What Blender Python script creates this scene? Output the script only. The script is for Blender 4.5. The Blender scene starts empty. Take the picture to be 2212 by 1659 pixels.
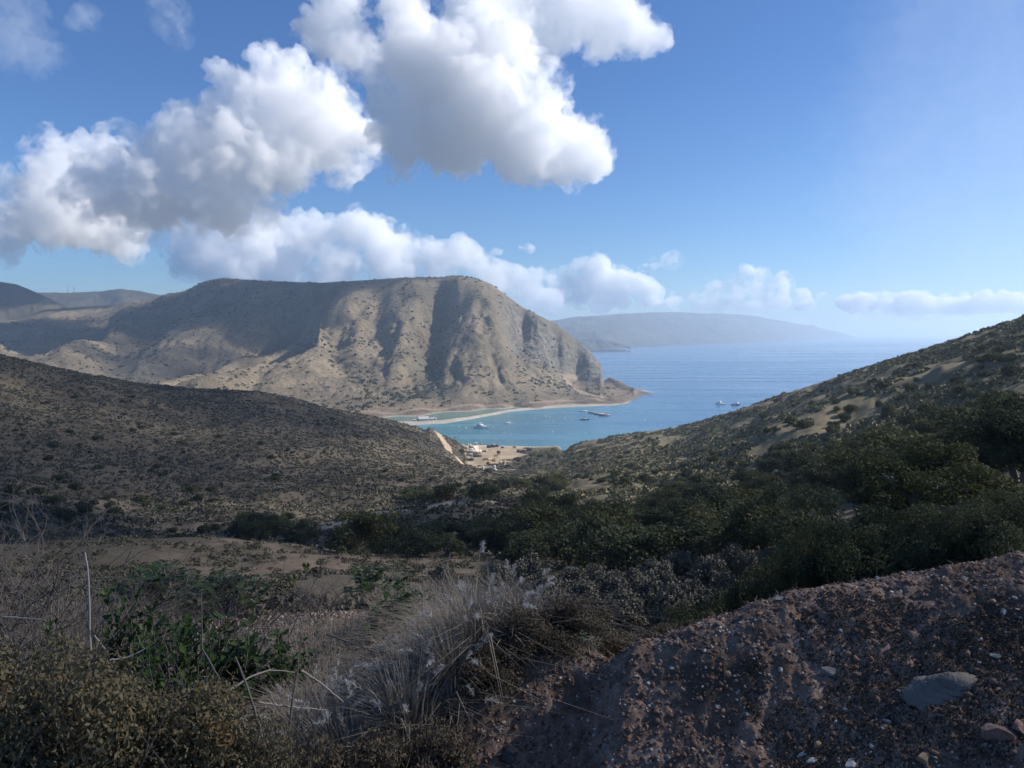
import bpy, math, random
import numpy as np
from mathutils import Vector, Matrix

# ------------------------------------------------------------------ camera, sky, sun, exposure
SC = bpy.context.scene
COL = SC.collection
H = 90.0                                   # eye height above the sea, metres
F, CX, CY = 1660.0, 1106.0, 829.5          # focal length and centre in the 2212 x 1659 grid used for measuring
PITCH = math.atan((CY - 718.5) / F)
cd = bpy.data.cameras.new('camera')
cam = bpy.data.objects.new('camera', cd)
COL.objects.link(cam)
SC.camera = cam
cam.location = (0, 0, H)
cam.rotation_euler = (math.pi / 2 - PITCH, 0, 0)
cd.sensor_width = 36.0
cd.lens = 36.0 * F / 2212.0
cd.clip_start = 0.1
cd.clip_end = 200000.0

SUN_AZ, SUN_EL = math.radians(78), math.radians(35)   # azimuth measured from the view direction towards the right
w = bpy.data.worlds.new('World')
SC.world = w
w.use_nodes = True
wn, wl = w.node_tree.nodes, w.node_tree.links
sky = wn.new('ShaderNodeTexSky')
sky.sky_type = 'NISHITA'
sky.sun_disc = False
sky.sun_elevation = SUN_EL
sky.sun_rotation = SUN_AZ
sky.altitude = 90
sky.air_density = 1.0
sky.dust_density = 0.15
sky.ozone_density = 5.0
tint = wn.new('ShaderNodeMixRGB')
tint.blend_type = 'MULTIPLY'
tint.inputs[0].default_value = 1.0
tint.inputs[2].default_value = (0.72, 0.90, 1.14, 1)
wl.new(sky.outputs[0], tint.inputs[1])
wl.new(tint.outputs[0], wn['Background'].inputs[0])
wn['Background'].inputs[1].default_value = 0.08
sd = bpy.data.lights.new('sun', 'SUN')
sd.energy = 5.0
sd.angle = math.radians(0.5)
sd.color = (1.0, 0.94, 0.85)
sun = bpy.data.objects.new('sun', sd)
COL.objects.link(sun)
SUND = Vector((math.sin(SUN_AZ) * math.cos(SUN_EL), math.cos(SUN_AZ) * math.cos(SUN_EL), math.sin(SUN_EL)))
sun.rotation_euler = SUND.to_track_quat('Z', 'Y').to_euler()
SC.view_settings.view_transform = 'Standard'
SC.view_settings.look = 'None'
SC.view_settings.exposure = 0.52
SC.view_settings.gamma = 1.0
cy = SC.cycles
cy.use_denoising = True
cy.use_adaptive_sampling = True
cy.adaptive_threshold = 0.02
cy.max_bounces = 16
cy.diffuse_bounces = 2
cy.glossy_bounces = 2
cy.transmission_bounces = 2
cy.volume_bounces = 16
cy.transparent_max_bounces = 48
cy.caustics_reflective = False
cy.caustics_refractive = False
cy.sample_clamp_indirect = 10.0

# ------------------------------------------------------------------ helpers
def ray(px, py):
    """azimuth and drop per metre of horizontal distance of the line of sight through a measured point"""
    px = np.asarray(px, float); py = np.asarray(py, float)
    x = (px - CX) / F; y = -(py - CY) / F
    c, s = math.cos(PITCH), math.sin(PITCH)
    dy = c + y * s; dz = -s + y * c
    h = np.hypot(x, dy)
    return np.arctan2(x, dy), -dz / h

def at(px, py, r):
    th, s = ray(px, py)
    return Vector((r * math.sin(th), r * math.cos(th), H - s * r))

def at_z(px, py, z):
    th, s = ray(px, py)
    return at(px, py, (H - z) / float(s))

_rs = np.random.RandomState(5)
_perm = _rs.permutation(256); _perm = np.concatenate([_perm, _perm, _perm])
_grad = _rs.normal(size=(256, 3)); _grad /= np.linalg.norm(_grad, axis=1)[:, None]

def noise3(x, y, z=None):
    x = np.asarray(x, float); y = np.asarray(y, float)
    z = np.zeros_like(x) + 0.37 if z is None else np.asarray(z, float)
    xi = np.floor(x).astype(int); yi = np.floor(y).astype(int); zi = np.floor(z).astype(int)
    fx, fy, fz = x - xi, y - yi, z - zi
    u, v, ww = [t * t * t * (t * (t * 6 - 15) + 10) for t in (fx, fy, fz)]
    out = 0
    for dx in (0, 1):
        wx = u if dx else 1 - u
        for dy in (0, 1):
            wy = v if dy else 1 - v
            for dz in (0, 1):
                wz = ww if dz else 1 - ww
                g = _grad[_perm[_perm[_perm[(xi + dx) & 255] + ((yi + dy) & 255)] + ((zi + dz) & 255)]]
                out = out + wx * wy * wz * (g[..., 0] * (fx - dx) + g[..., 1] * (fy - dy) + g[..., 2] * (fz - dz))
    return out * 1.6

def fbm(x, y, z=None, octaves=4, gain=0.5, ridged=False, billow=False):
    a, f, out = 1.0, 1.0, 0
    zz = None
    for o in range(octaves):
        if z is not None: zz = z * f + 7.3 * o
        n = noise3(x * f + 11.7 * o, y * f - 5.1 * o, zz)
        if ridged: n = 1 - 2 * np.abs(n)
        if billow: n = 2 * np.abs(n) - 0.6
        out = out + a * n
        a *= gain; f *= 2.03
    return out

def sstep(a, b, x):
    t = np.clip((x - a) / (b - a), 0, 1)
    return t * t * (3 - 2 * t)

def mesh_np(name, V, Q, mat=None, smooth=False, T=None, attrs=None):
    """a mesh datablock from numpy arrays of vertices, quads and triangles"""
    me = bpy.data.meshes.new(name)
    V = np.asarray(V, np.float32)
    Q = np.zeros((0, 4), int) if Q is None else np.asarray(Q, int)
    T = np.zeros((0, 3), int) if T is None else np.asarray(T, int)
    me.vertices.add(len(V)); me.vertices.foreach_set('co', V.ravel())
    loops = np.concatenate([Q.ravel(), T.ravel()]).astype(np.int32)
    me.loops.add(len(loops)); me.loops.foreach_set('vertex_index', loops)
    starts = np.concatenate([np.arange(len(Q)) * 4, len(Q) * 4 + np.arange(len(T)) * 3]).astype(np.int32)
    me.polygons.add(len(starts)); me.polygons.foreach_set('loop_start', starts)
    if smooth: me.polygons.foreach_set('use_smooth', np.ones(len(starts), bool))
    for k, a in (attrs or {}).items():
        at_ = me.attributes.new(k, 'FLOAT', 'POINT'); at_.data.foreach_set('value', np.asarray(a, np.float32).ravel())
    me.update(calc_edges=True)
    if mat is not None: me.materials.append(mat)
    return me

def link(name, data, parent=None, loc=None, label=None, cat=None, group=None, kind=None):
    o = bpy.data.objects.new(name, data)
    COL.objects.link(o)
    if parent is not None: o.parent = parent
    if loc is not None: o.location = loc
    if label: o['label'] = label
    if cat: o['category'] = cat
    if group: o['group'] = group
    if kind: o['kind'] = kind
    return o

# ------------------------------------------------------------------ materials
class NT:
    def __init__(self, name):
        self.m = bpy.data.materials.new(name); self.m.use_nodes = True
        self.n, self.l = self.m.node_tree.nodes, self.m.node_tree.links
        self.b = self.n['Principled BSDF']; self.out = self.n['Material Output']
    def new(self, t, **kw):
        q = self.n.new('ShaderNode' + t)
        for k, v in kw.items(): setattr(q, k, v)
        return q
    def pos(self):
        g = self.new('NewGeometry'); return g.outputs['Position']
    def noise(self, vec, scale, detail=4, rough=0.55, stretch=None):
        if stretch:
            mp = self.new('Mapping'); self.l.new(vec, mp.inputs[0]); mp.inputs['Scale'].default_value = stretch; vec = mp.outputs[0]
        t = self.new('TexNoise'); self.l.new(vec, t.inputs['Vector'])
        t.inputs['Scale'].default_value = scale; t.inputs['Detail'].default_value = detail; t.inputs['Roughness'].default_value = rough
        return t.outputs['Fac']
    def ramp(self, fac, stops):
        r = self.new('ValToRGB'); self.l.new(fac, r.inputs[0])
        e = r.color_ramp.elements
        while len(e) < len(stops): e.new(0.5)
        for i, (p, c) in enumerate(stops):
            e[i].position = p
            e[i].color = (c, c, c, 1) if isinstance(c, (int, float)) else (*c, 1)
        return r.outputs[0]
    def mix(self, fac, a, b, mode='MIX'):
        q = self.new('MixRGB', blend_type=mode)
        for i, v in ((0, fac), (1, a), (2, b)):
            if isinstance(v, (int, float)): q.inputs[i].default_value = v
            elif isinstance(v, tuple): q.inputs[i].default_value = (*v, 1)
            else: self.l.new(v, q.inputs[i])
        return q.outputs[0]
    def math(self, op, a, b=0.0):
        q = self.new('Math', operation=op)
        for i, v in ((0, a), (1, b)):
            if isinstance(v, (int, float)): q.inputs[i].default_value = v
            else: self.l.new(v, q.inputs[i])
        return q.outputs[0]
    def attr(self, name):
        q = self.new('Attribute', attribute_name=name); return q.outputs['Fac']
    def base(self, c, rough=0.9, spec=0.2):
        if isinstance(c, tuple): self.b.inputs['Base Color'].default_value = (*c, 1)
        else: self.l.new(c, self.b.inputs['Base Color'])
        if isinstance(rough, (int, float)): self.b.inputs['Roughness'].default_value = rough
        else: self.l.new(rough, self.b.inputs['Roughness'])
        self.b.inputs['Specular IOR Level'].default_value = spec
        return self.m
    def bump(self, h, strength=0.5, dist=0.1):
        q = self.new('Bump'); q.inputs['Strength'].default_value = strength; q.inputs['Distance'].default_value = dist
        self.l.new(h, q.inputs['Height']); self.l.new(q.outputs[0], self.b.inputs['Normal'])

_plain = {}
def plain(name, c, rough=0.6, metal=0.0, var=0.12):
    """painted or bare surface with slight mottling"""
    if name in _plain: return _plain[name]
    t = NT(name)
    g = t.new('TexCoord')
    n = t.noise(g.outputs['Object'], 1.7, 5, 0.6)
    col = t.mix(n, tuple(v * (1 - var) for v in c), tuple(min(0.9, v * (1 + var)) for v in c))
    t.base(col, rough, 0.4); t.b.inputs['Metallic'].default_value = metal
    _plain[name] = t.m
    return t.m

# ------------------------------------------------------------------ terrain surfaces
def tps(P, v, Qs, lam=1e-4):
    n = len(P)
    def ker(A, B):
        d2 = (A[:, None, 0] - B[None, :, 0]) ** 2 + (A[:, None, 1] - B[None, :, 1]) ** 2
        return 0.5 * d2 * np.log(d2 + 1e-12)
    K = np.zeros((n + 3, n + 3)); K[:n, :n] = ker(P, P) + lam * np.eye(n)
    K[:n, n] = 1; K[:n, n + 1:] = P; K[n, :n] = 1; K[n + 1:, :n] = P.T
    c = np.linalg.solve(K, np.concatenate([v, np.zeros(3)]))
    out = np.empty(len(Qs))
    for i in range(0, len(Qs), 20000):
        q = Qs[i:i + 20000]
        out[i:i + 20000] = ker(q, P) @ c[:n] + c[n] + q @ c[n + 1:]
    return out

TH_SCALE = 4.0
class Field:
    """a height field on a ring grid round the viewpoint: azimuths TH, distances R, heights Z[i, j]"""
    def __init__(self, lines, TH, R, thclamp, lam=1e-4, coarse=(150, 150)):
        P, v = [], []
        for ln in lines:
            ln = [tuple(map(float, q)) for q in ln]
            if len(ln) == 1: pts = ln
            else:
                pts = []
                for (a, b) in zip(ln[:-1], ln[1:]):
                    k = max(1, int(abs(b[0] - a[0]) / 90 + abs(b[1] - a[1]) / 90 + abs(math.log(b[2] / a[2])) / 0.5))
                    for q in range(k): pts.append(tuple(a[m] + (b[m] - a[m]) * q / k for m in range(3)))
                pts.append(ln[-1])
            for (px, py, r) in pts:
                th, s = ray(px, py)
                P.append((TH_SCALE * th, math.log(r))); v.append(float(s))
        P = np.array(P); v = np.array(v)
        # drop near duplicates
        keep = []
        for i in range(len(P)):
            if all(abs(P[i, 0] - P[k, 0]) + abs(P[i, 1] - P[k, 1]) > 0.02 for k in keep): keep.append(i)
        P, v = P[keep], v[keep]
        self.TH, self.R = TH, R
        cth = np.linspace(-thclamp, thclamp, coarse[0]); clr = np.linspace(math.log(R[0]), math.log(R[-1]), coarse[1])
        A, B = np.meshgrid(TH_SCALE * cth, clr, indexing='ij')
        S = tps(P, v, np.stack([A.ravel(), B.ravel()], 1), lam).reshape(A.shape)
        # bicubic-ish refinement: linear interpolation of the smooth coarse grid on the fine grid
        fi = (np.clip(TH, -thclamp, thclamp) - cth[0]) / (cth[1] - cth[0]); fj = (np.log(R) - clr[0]) / (clr[1] - clr[0])
        S = _cubic(_cubic(S, fi, 0), fj, 1)
        self.Z = H - S * R[None, :]
        self.X = R[None, :] * np.sin(TH)[:, None]; self.Y = R[None, :] * np.cos(TH)[:, None]
    def z(self, x, y):
        th = np.arctan2(x, y); r = np.hypot(x, y)
        fi = np.interp(th, self.TH, np.arange(len(self.TH))); fj = np.interp(r, self.R, np.arange(len(self.R)))
        i = np.minimum(fi.astype(int), len(self.TH) - 2); j = np.minimum(fj.astype(int), len(self.R) - 2)
        a, b = fi - i, fj - j; Z = self.Z
        return (Z[i, j] * (1 - a) * (1 - b) + Z[i + 1, j] * a * (1 - b) + Z[i, j + 1] * (1 - a) * b + Z[i + 1, j + 1] * a * b)
    def hit(self, px, py, rmin=0.0):
        """first point of the surface met by the line of sight through a measured point"""
        th, s = ray(px, py)
        i = int(np.argmin(np.abs(self.TH - th)))
        sl = (H - self.Z[i]) / self.R
        ok = np.where((sl <= s) & (self.R > rmin))[0]
        if not len(ok): return None
        j = ok[0]; r = self.R[j]
        if j > 0 and sl[j - 1] > s: r = self.R[j - 1] + (self.R[j] - self.R[j - 1]) * (sl[j - 1] - s) / (sl[j - 1] - sl[j] + 1e-9)
        x, y = r * math.sin(th), r * math.cos(th)
        return Vector((x, y, float(self.z(np.array([x]), np.array([y]))[0])))
    def mesh(self, name, mat, attrs=None):
        n, m = self.Z.shape
        V = np.stack([self.X, self.Y, self.Z], -1).reshape(-1, 3)
        I, J = np.meshgrid(np.arange(n - 1), np.arange(m - 1), indexing='ij')
        a = (I * m + J).ravel()
        Q = np.stack([a, a + m, a + m + 1, a + 1], 1)
        Q = Q[:, ::-1]
        return mesh_np(name, V, Q, mat, True, attrs=attrs)

def _cubic(A, f, axis):
    A = np.moveaxis(A, axis, 0); n = len(A)
    i = np.clip(np.floor(f).astype(int), 0, n - 2); t = (f - i)[(...,) + (None,) * (A.ndim - 1)]
    p0, p1, p2, p3 = A[np.maximum(i - 1, 0)], A[i], A[i + 1], A[np.minimum(i + 2, n - 1)]
    o = p1 + 0.5 * t * (p2 - p0 + t * (2 * p0 - 5 * p1 + 4 * p2 - p3 + t * (3 * (p1 - p2) + p3 - p0)))
    return np.moveaxis(o, 0, axis)

def seg_dist(X, Y, pts):
    """distance from each grid point to a polyline of (x, y)"""
    d = np.full(X.shape, 1e9)
    for (a, b) in zip(pts[:-1], pts[1:]):
        ax, ay = a[0], a[1]; bx, by = b[0] - ax, b[1] - ay
        t = np.clip(((X - ax) * bx + (Y - ay) * by) / (bx * bx + by * by + 1e-9), 0, 1)
        d = np.minimum(d, np.hypot(X - ax - t * bx, Y - ay - t * by))
    return d

_ico = None
def ico():
    global _ico
    if _ico is None:
        import bmesh
        bm = bmesh.new(); bmesh.ops.create_icosphere(bm, subdivisions=2, radius=1)
        _ico = (np.array([v.co[:] for v in bm.verts]), np.array([[v.index for v in f.verts] for f in bm.faces]))
        bm.free()
    return _ico

# ------------------------------------------------------------------ the ground from the roadside bank down to the harbour
def px_th(px): return float(ray(px, 718.5)[0])
th_in = np.linspace(-0.72, 0.72, 860)
th_out = np.linspace(0.76, math.pi, 34)
THG = np.concatenate([-th_out[::-1], th_in, th_out])
RG = np.concatenate([np.geomspace(0.6, 2.6, 30)[:-1], np.geomspace(2.6, 6.5, 260)[:-1], np.geomspace(6.5, 720, 520)])

def zline(z, r, pxs):                      # a line of constant height and distance
    out = []
    for px in pxs:
        th, _ = ray(px, 718.5); s = (H - z) / r
        lo, hi = -60000.0, 200000.0
        for _ in range(60):
            mid = (lo + hi) / 2
            if mid > 718.5 and ray(px, mid)[1] < s or mid <= 718.5 and ray(px, mid)[1] < s: lo = mid
            else: hi = mid
        out.append((px, lo, r))
    return out
ALLPX = (-500, 0, 500, 1000, 1500, 2000, 2700)
crest = [(1000, 1600, 3.75), (1180, 1492, 3.9), (1330, 1402, 4.1), (1560, 1322, 4.3), (1700, 1272, 4.45), (1840, 1252, 4.6), (2050, 1217, 4.8), (2212, 1187, 5.0), (2700, 1120, 5.5)]
G = []
def zpts(pairs):                            # (px, r, z) points
    return [[(px, zline(z, r, (px,))[0][1], r)] for (px, r, z) in pairs]
for r_, z_ in ((0.6, 87.6), (1.2, 87.6), (2.0, 87.6)):
    G += zpts([(px, r_, z_) for px in ALLPX])
G += zpts([(1050, 3.0, 87.65), (1500, 3.0, 87.72), (2000, 3.0, 87.72), (2600, 3.0, 87.75), (0, 3.0, 87.6), (-500, 3, 87.6), (500, 3.0, 87.6),
           (0, 4.2, 87.55), (-500, 4.2, 87.6), (400, 4.2, 87.5), (800, 4.2, 87.55),
           (-500, 6, 87.3), (0, 6, 87.2), (400, 6, 87.1), (800, 6, 87.0), (1150, 6, 87.15), (1400, 6, 87.2),
           (-500, 9, 86.9), (0, 9, 86.7), (400, 9, 86.55), (700, 9, 86.6), (1000, 9, 86.75), (1300, 8.5, 86.3),
           (1000, 13, 85.0), (1300, 13, 83.8), (700, 13, 85.3), (400, 13, 85.6), (0, 13, 86.0), (-500, 13, 86.5)])
def dense(ln, step=24):
    out = []
    for a, b in zip(ln[:-1], ln[1:]):
        k = max(1, int(abs(b[0] - a[0]) / step))
        out += [tuple(a[m] + (b[m] - a[m]) * q / k for m in range(3)) for q in range(k)]
    return out + [ln[-1]]
G += [[q] for q in dense(crest)]
G += [[q] for q in dense([(1050, 1659, 3.62), (1300, 1659, 3.6), (1700, 1659, 3.55), (2212, 1659, 3.5), (2700, 1659, 3.4)])]
G += [[q] for q in dense([(1250, 1560, 3.78), (1600, 1470, 3.95), (1900, 1420, 4.1), (2212, 1400, 4.2), (2700, 1380, 4.4)])]
G += [[(px, py + 45, r * 1.14)] for (px, py, r) in dense(crest[2:])]
G.append([(1500, 1480, 7), (1700, 1420, 7), (1900, 1370, 7.5), (2212, 1310, 8), (2700, 1240, 9)])
G.append([(1500, 1480, 14), (1700, 1410, 14), (1900, 1350, 14), (2212, 1290, 15), (2700, 1200, 16)])
# mid slope
G.append([(-400, 1270, 25), (0, 1280, 25), (400, 1290, 25), (700, 1290, 25), (900, 1300, 25), (1100, 1330, 25), (1400, 1350, 26), (1700, 1310, 27), (2000, 1230, 27), (2212, 1150, 27), (2700, 1050, 28)])
G.append([(-400, 1220, 40), (0, 1230, 40), (400, 1230, 40), (700, 1230, 40), (900, 1240, 40), (1200, 1270, 42), (1450, 1260, 44), (1700, 1190, 45), (2000, 1100, 45), (2212, 1030, 45), (2700, 930, 46)])
G.append([(-400, 1180, 62), (0, 1190, 62), (300, 1180, 66), (620, 1186, 62), (760, 1195, 60), (900, 1215, 58)])
G.append([(-400, 1260, 95), (0, 1265, 90), (300, 1250, 90), (620, 1235, 85), (760, 1215, 85)])
# valley floor with the scrub oaks
G.append([(900, 1160, 90), (1190, 1165, 90), (1450, 1180, 80), (1700, 1090, 85), (2000, 1010, 85), (2212, 930, 90), (2700, 800, 95)])
G.append([(700, 1142, 118), (820, 1118, 116), (960, 1094, 118), (1060, 1082, 125)])
G.append([(700, 1190, 150), (820, 1150, 150), (960, 1110, 165)])
G.append([(1190, 1085, 195), (1320, 1095, 150), (1450, 1100, 130), (1700, 1000, 150), (2000, 905, 150), (2212, 850, 150), (2700, 720, 150)])
G.append([(1190, 1040, 320), (1320, 1035, 240), (1450, 1040, 220), (1600, 985, 225), (1700, 925, 230), (2000, 825, 230), (2212, 750, 220), (2700, 610, 210)])
G.append([(1190, 1010, 430), (1320, 990, 350), (1450, 1000, 300), (1600, 930, 340), (1750, 860, 330)])
G.append([(1190, 988, 500), (1320, 960, 450), (1450, 960, 400)])
# right hill crest and the fall behind it
rc = [(1200, 966, 586), (1330, 941, 545), (1450, 925, 520), (1520, 908, 500), (1580, 891, 470), (1660, 862, 440), (1750, 833, 410), (1850, 800, 380), (1960, 766, 350), (2080, 728, 322), (2212, 684, 300), (2500, 600, 270), (2800, 520, 250)]
G.append(rc)
G.append([(px, py + 14, r * 1.10) for (px, py, r) in rc[1:]])
G.append([(px, py + 60, r * 1.30) for (px, py, r) in rc[1:]])
G += zpts([(1330, 640, -3), (1450, 640, -4), (1600, 690, -4), (1800, 700, -4), (2100, 700, -4), (2500, 700, 0), (1330, 720, -6), (1600, 720, -6), (2000, 720, -6), (2600, 720, -3)])
# the flat by the shore
G += zpts([(1000, 500, 4.2), (1050, 495, 4.0), (1100, 500, 4.0), (1150, 510, 4.5), (1000, 530, 3.4), (1050, 540, 3.2), (1100, 540, 3.2), (1150, 545, 3.4),
           (1010, 575, 2.6), (1060, 575, 2.4), (1110, 575, 2.4), (1160, 575, 2.2), (1200, 560, 4.5), (1030, 470, 5.5), (1100, 465, 6.0), (1150, 470, 7.5),
           (1010, 597, 1.2), (1060, 597, 0.9), (1110, 597, 0.8), (1160, 597, 0.7),
           (1000, 625, -1.5), (1060, 622, -1.2), (1110, 620, -1.2), (1160, 622, -1.4), (1220, 625, -1.8), (1060, 720, -5), (1160, 720, -5)])
# left hill
lc = [(-500, 690, 400), (0, 766, 400), (150, 800, 420), (290, 826, 450), (420, 839, 460), (560, 846, 460), (640, 861, 470), (700, 880, 485), (800, 898, 520), (860, 911, 545), (930, 931, 575), (965, 948, 584), (1005, 971, 590)]
G.append(lc)
G.append([(px, py + 10, r * 1.09) for (px, py, r) in lc[:10]])
G.append([(px, py + 45, r * 1.25) for (px, py, r) in lc[:10]])
G += zpts([(-500, 720, 30), (0, 720, 5), (400, 720, 0), (700, 720, -2), (850, 720, -3), (930, 650, 0), (930, 720, -4), (985, 640, -1)])
G.append([(-400, 860, 300), (0, 900, 300), (300, 905, 360), (450, 905, 380), (600, 920, 385), (700, 930, 400), (800, 950, 410), (880, 960, 440), (950, 985, 430)])
G.append([(-400, 1000, 210), (0, 1010, 230), (300, 1000, 270), (450, 1000, 280), (600, 1000, 280), (700, 1000, 290), (800, 1000, 300), (950, 1025, 300), (1060, 1030, 330)])
G.append([(-400, 1090, 160), (0, 1110, 165), (300, 1115, 185), (450, 1110, 185), (600, 1095, 195), (700, 1080, 205), (800, 1060, 210), (950, 1050, 230)])
G.append([(0, 1160, 135), (300, 1160, 150), (450, 1160, 150), (560, 1150, 150)])
G += zpts([(950, 545, 12), (975, 530, 9), (990, 552, 6), (1000, 572, 4), (968, 572, 9.5), (940, 578, 14.5), (985, 590, 4.6), (1002, 596, 2.2), (960, 600, 6), (930, 605, 10), (985, 612, 0.5), (940, 625, 1)])
G.append([(940, 960, 520), (960, 985, 470), (985, 1000, 450), (1010, 1008, 450)])
GF = Field(G, THG, RG, 0.74, lam=3e-4, coarse=(240, 260))
X, Y, R = GF.X, GF.Y, np.broadcast_to(RG[None, :], GF.X.shape)
PXg = CX + F * np.tan(np.clip(THG, -0.74, 0.74))[:, None] / math.cos(PITCH) + 0 * R
flat = sstep(455, 490, R) * sstep(985, 1010, PXg) * (1 - sstep(1180, 1215, PXg))
und = fbm(X / 46, Y / 46, octaves=5, gain=0.5) * 3.2 * sstep(60, 200, R) * (1 - 0.85 * flat)
und += (fbm(X / 17, Y / 17, octaves=3, ridged=True) - 0.4) * 0.9 * sstep(110, 240, R) * (1 - flat)
und += fbm(X / 9, Y / 9, octaves=4) * 0.5 * sstep(9, 40, R) * (1 - 0.95 * flat)
und += fbm(X / 1.3, Y / 1.3, octaves=4) * 0.05 * sstep(2.4, 5, R) * (1 - sstep(60, 200, R))
crx = np.interp(THG, [float(ray(c[0], 1200)[0]) for c in crest], [c[2] for c in crest], left=0, right=5.5)
onbank = (sstep(-0.5, 0.1, (THG - px_th(1010)) * 12)[:, None]) * (1 - sstep(1.03, 1.16, R / np.maximum(crx, 1)[:, None])) * sstep(2.2, 3.0, R)
und += onbank * (0.032 * fbm(X / 0.6, Y / 0.6, octaves=3) + 0.014 * fbm(X / 0.12, Y / 0.12, octaves=3, billow=True) + 0.007 * fbm(X / 0.03, Y / 0.03, octaves=2))
# rills running down the bank
und -= onbank * 0.0 * sstep(0.25, 0.8, 1 - np.abs(noise3(X * 2.2 + Y * 0.8, Y * 0.35 + 3)) * 3)
GF.Z = GF.Z + und
def fit_skyline(fld, line, lo=0.12, hi=0.2, rmin=0.0, rmax=1e9, iters=4, edw=0.03, winw=0.35, sm=4):
    """raise or lower the crest until its skyline runs through the measured points"""
    line = sorted(line); th = np.array([float(ray(q[0], q[1])[0]) for q in line]); sl = np.array([float(ray(q[0], q[1])[1]) for q in line]); rr = np.log([q[2] for q in line])
    cols = np.where((fld.TH >= th[0]) & (fld.TH <= th[-1]))[0]
    tgt = np.interp(fld.TH[cols], th, sl)[:, None]; lr = np.interp(fld.TH[cols], th, rr)[:, None]
    q = np.log(fld.R)[None, :] - lr
    wgt = np.where(q < 0, np.exp(-(q / lo) ** 2), np.exp(-(q / hi) ** 2))
    ed = np.minimum(sstep(th[0], th[0] + edw, fld.TH[cols]), 1 - sstep(th[-1] - 0.012, th[-1], fld.TH[cols]))[:, None]
    win = (np.abs(q) < winw) & (fld.R[None, :] > rmin) & (fld.R[None, :] < rmax)
    for _ in range(iters):
        s_ = (H - fld.Z[cols]) / fld.R[None, :]
        cur = np.where(win, s_, 9).min(1)[:, None]
        e_ = np.pad((cur - tgt)[:, 0], sm, mode='edge'); e_ = np.convolve(e_, np.ones(2 * sm + 1) / (2 * sm + 1), 'valid')[:, None]
        fld.Z[cols] += e_ * fld.R[None, :] * wgt * ed
fit_skyline(GF, rc, rmin=150)
fit_skyline(GF, lc[:-2], rmin=250)
fit_skyline(GF, [(880, 1668, 3.7)] + [(c[0], c[1] + 6, c[2]) for c in crest], lo=0.10, hi=0.08, rmin=3.0, rmax=6.5, edw=0.08, winw=0.07, sm=22)
# the dirt road cut into the left hill, the track through the yard and the bare flats
road_px = [(926, 929, 573), (940, 934, 568), (955, 943, 556), (965, 955, 538), (969, 967, 520), (978, 979, 502), (998, 990, 486), (1030, 1000, 474), (1075, 1007, 466)]
road_xy = [tuple(at(*q))[:2] for q in road_px]
rd = seg_dist(X, Y, road_xy)
road = 1 - sstep(1.9, 3.2, rd)
yard_n = fbm(X / 14, Y / 14, octaves=3)
yard = sstep(486, 500, R + 22 * yard_n - 0.16 * (PXg - 1060)) * (1 - sstep(594, 606, R)) * sstep(1004, 1016, PXg + 10 * yard_n) * (1 - sstep(1118, 1140, PXg + 42 * yard_n - 0.5 * (R - 560)))
yard = yard * (0.72 + 0.28 * sstep(-0.3, 0.3, fbm(X / 7 + 2, Y / 16, octaves=3)))
track2 = [tuple(at(*q))[:2] for q in [(1020, 1012, 455), (1060, 1012, 450), (1095, 1008, 455), (1130, 1003, 460)]]
road = np.maximum(road, 1 - sstep(2.5, 4.5, seg_dist(X, Y, track2)))
road = np.maximum(road, yard)
shore = sstep(590, 598, R) * (1 - sstep(640, 650, R)) * sstep(990, 1010, PXg)
bare_n = fbm(X / 21 + 4, Y / 21, octaves=4)
bare = sstep(0.6, 0.95, bare_n) * sstep(70, 130, R) * 0.6
def blob(px, py, wpx, r):
    p = at(px, py, r); ww = wpx / F * r
    return np.exp(-(((X - p.x) / ww) ** 2 + ((Y - p.y) / (ww * 1.6)) ** 2))
for (px, py, wpx) in ((230, 1095, 45), (410, 1145, 45), (1205, 1060, 30), (1480, 1050, 60), (1560, 1045, 50), (2150, 800, 70), (620, 1075, 25), (60, 1085, 30)):
    hp = GF.hit(px, py, 80)
    if hp is not None:
        ww = wpx / F * hp.xy.length
        bare = np.maximum(bare, 0.8 * sstep(0.25, 0.7, np.exp(-(((X - hp.x) / ww) ** 2 + ((Y - hp.y) / (ww * 1.8)) ** 2)) + 0.3 * fbm(X / 5, Y / 5, octaves=3)))
strip_xy = [tuple(at(*q))[:2] for q in [(690, 1142, 118), (760, 1130, 117), (820, 1118, 116), (960, 1094, 118), (1030, 1085, 122)]]
strip_d = seg_dist(X, Y, strip_xy)
pale = (1 - sstep(3.0, 6.0, strip_d + 1.5 * fbm(X / 4, Y / 4, octaves=2)))
mid = sstep(11, 20, R) * (1 - sstep(66, 80, R)) * (1 - sstep(1000, 1150, PXg)) * sstep(250, 420, PXg)
bare = np.maximum(bare, mid * sstep(-0.05, 0.35, fbm(X / 6, Y / 6, octaves=4) + 0.1))
rock = onbank
green = sstep(1150, 1400, PXg) * sstep(70, 160, R)

t = NT('ground_soil')
P_ = t.pos()
n1 = t.noise(P_, 0.045, 6, 0.62); n2 = t.noise(P_, 0.8, 5, 0.65); n3 = t.noise(P_, 9.0, 6, 0.7); n4 = t.noise(P_, 70.0, 4, 0.7)
scrub = t.ramp(n1, [(0.33, (0.072, 0.060, 0.043)), (0.5, (0.105, 0.086, 0.061)), (0.66, (0.145, 0.118, 0.083))])
scrub = t.mix(t.ramp(n2, [(0.35, 0.0), (0.7, 1.0)]), scrub, t.mix(0.5, scrub, (0.10, 0.085, 0.06)))
grn = t.ramp(n1, [(0.35, (0.105, 0.096, 0.055)), (0.52, (0.165, 0.14, 0.085)), (0.68, (0.23, 0.185, 0.12))])
col = t.mix(t.attr('green'), scrub, grn)
dirt = t.ramp(n2, [(0.3, (0.105, 0.078, 0.057)), (0.55, (0.15, 0.114, 0.083)), (0.75, (0.215, 0.166, 0.124))])
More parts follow.
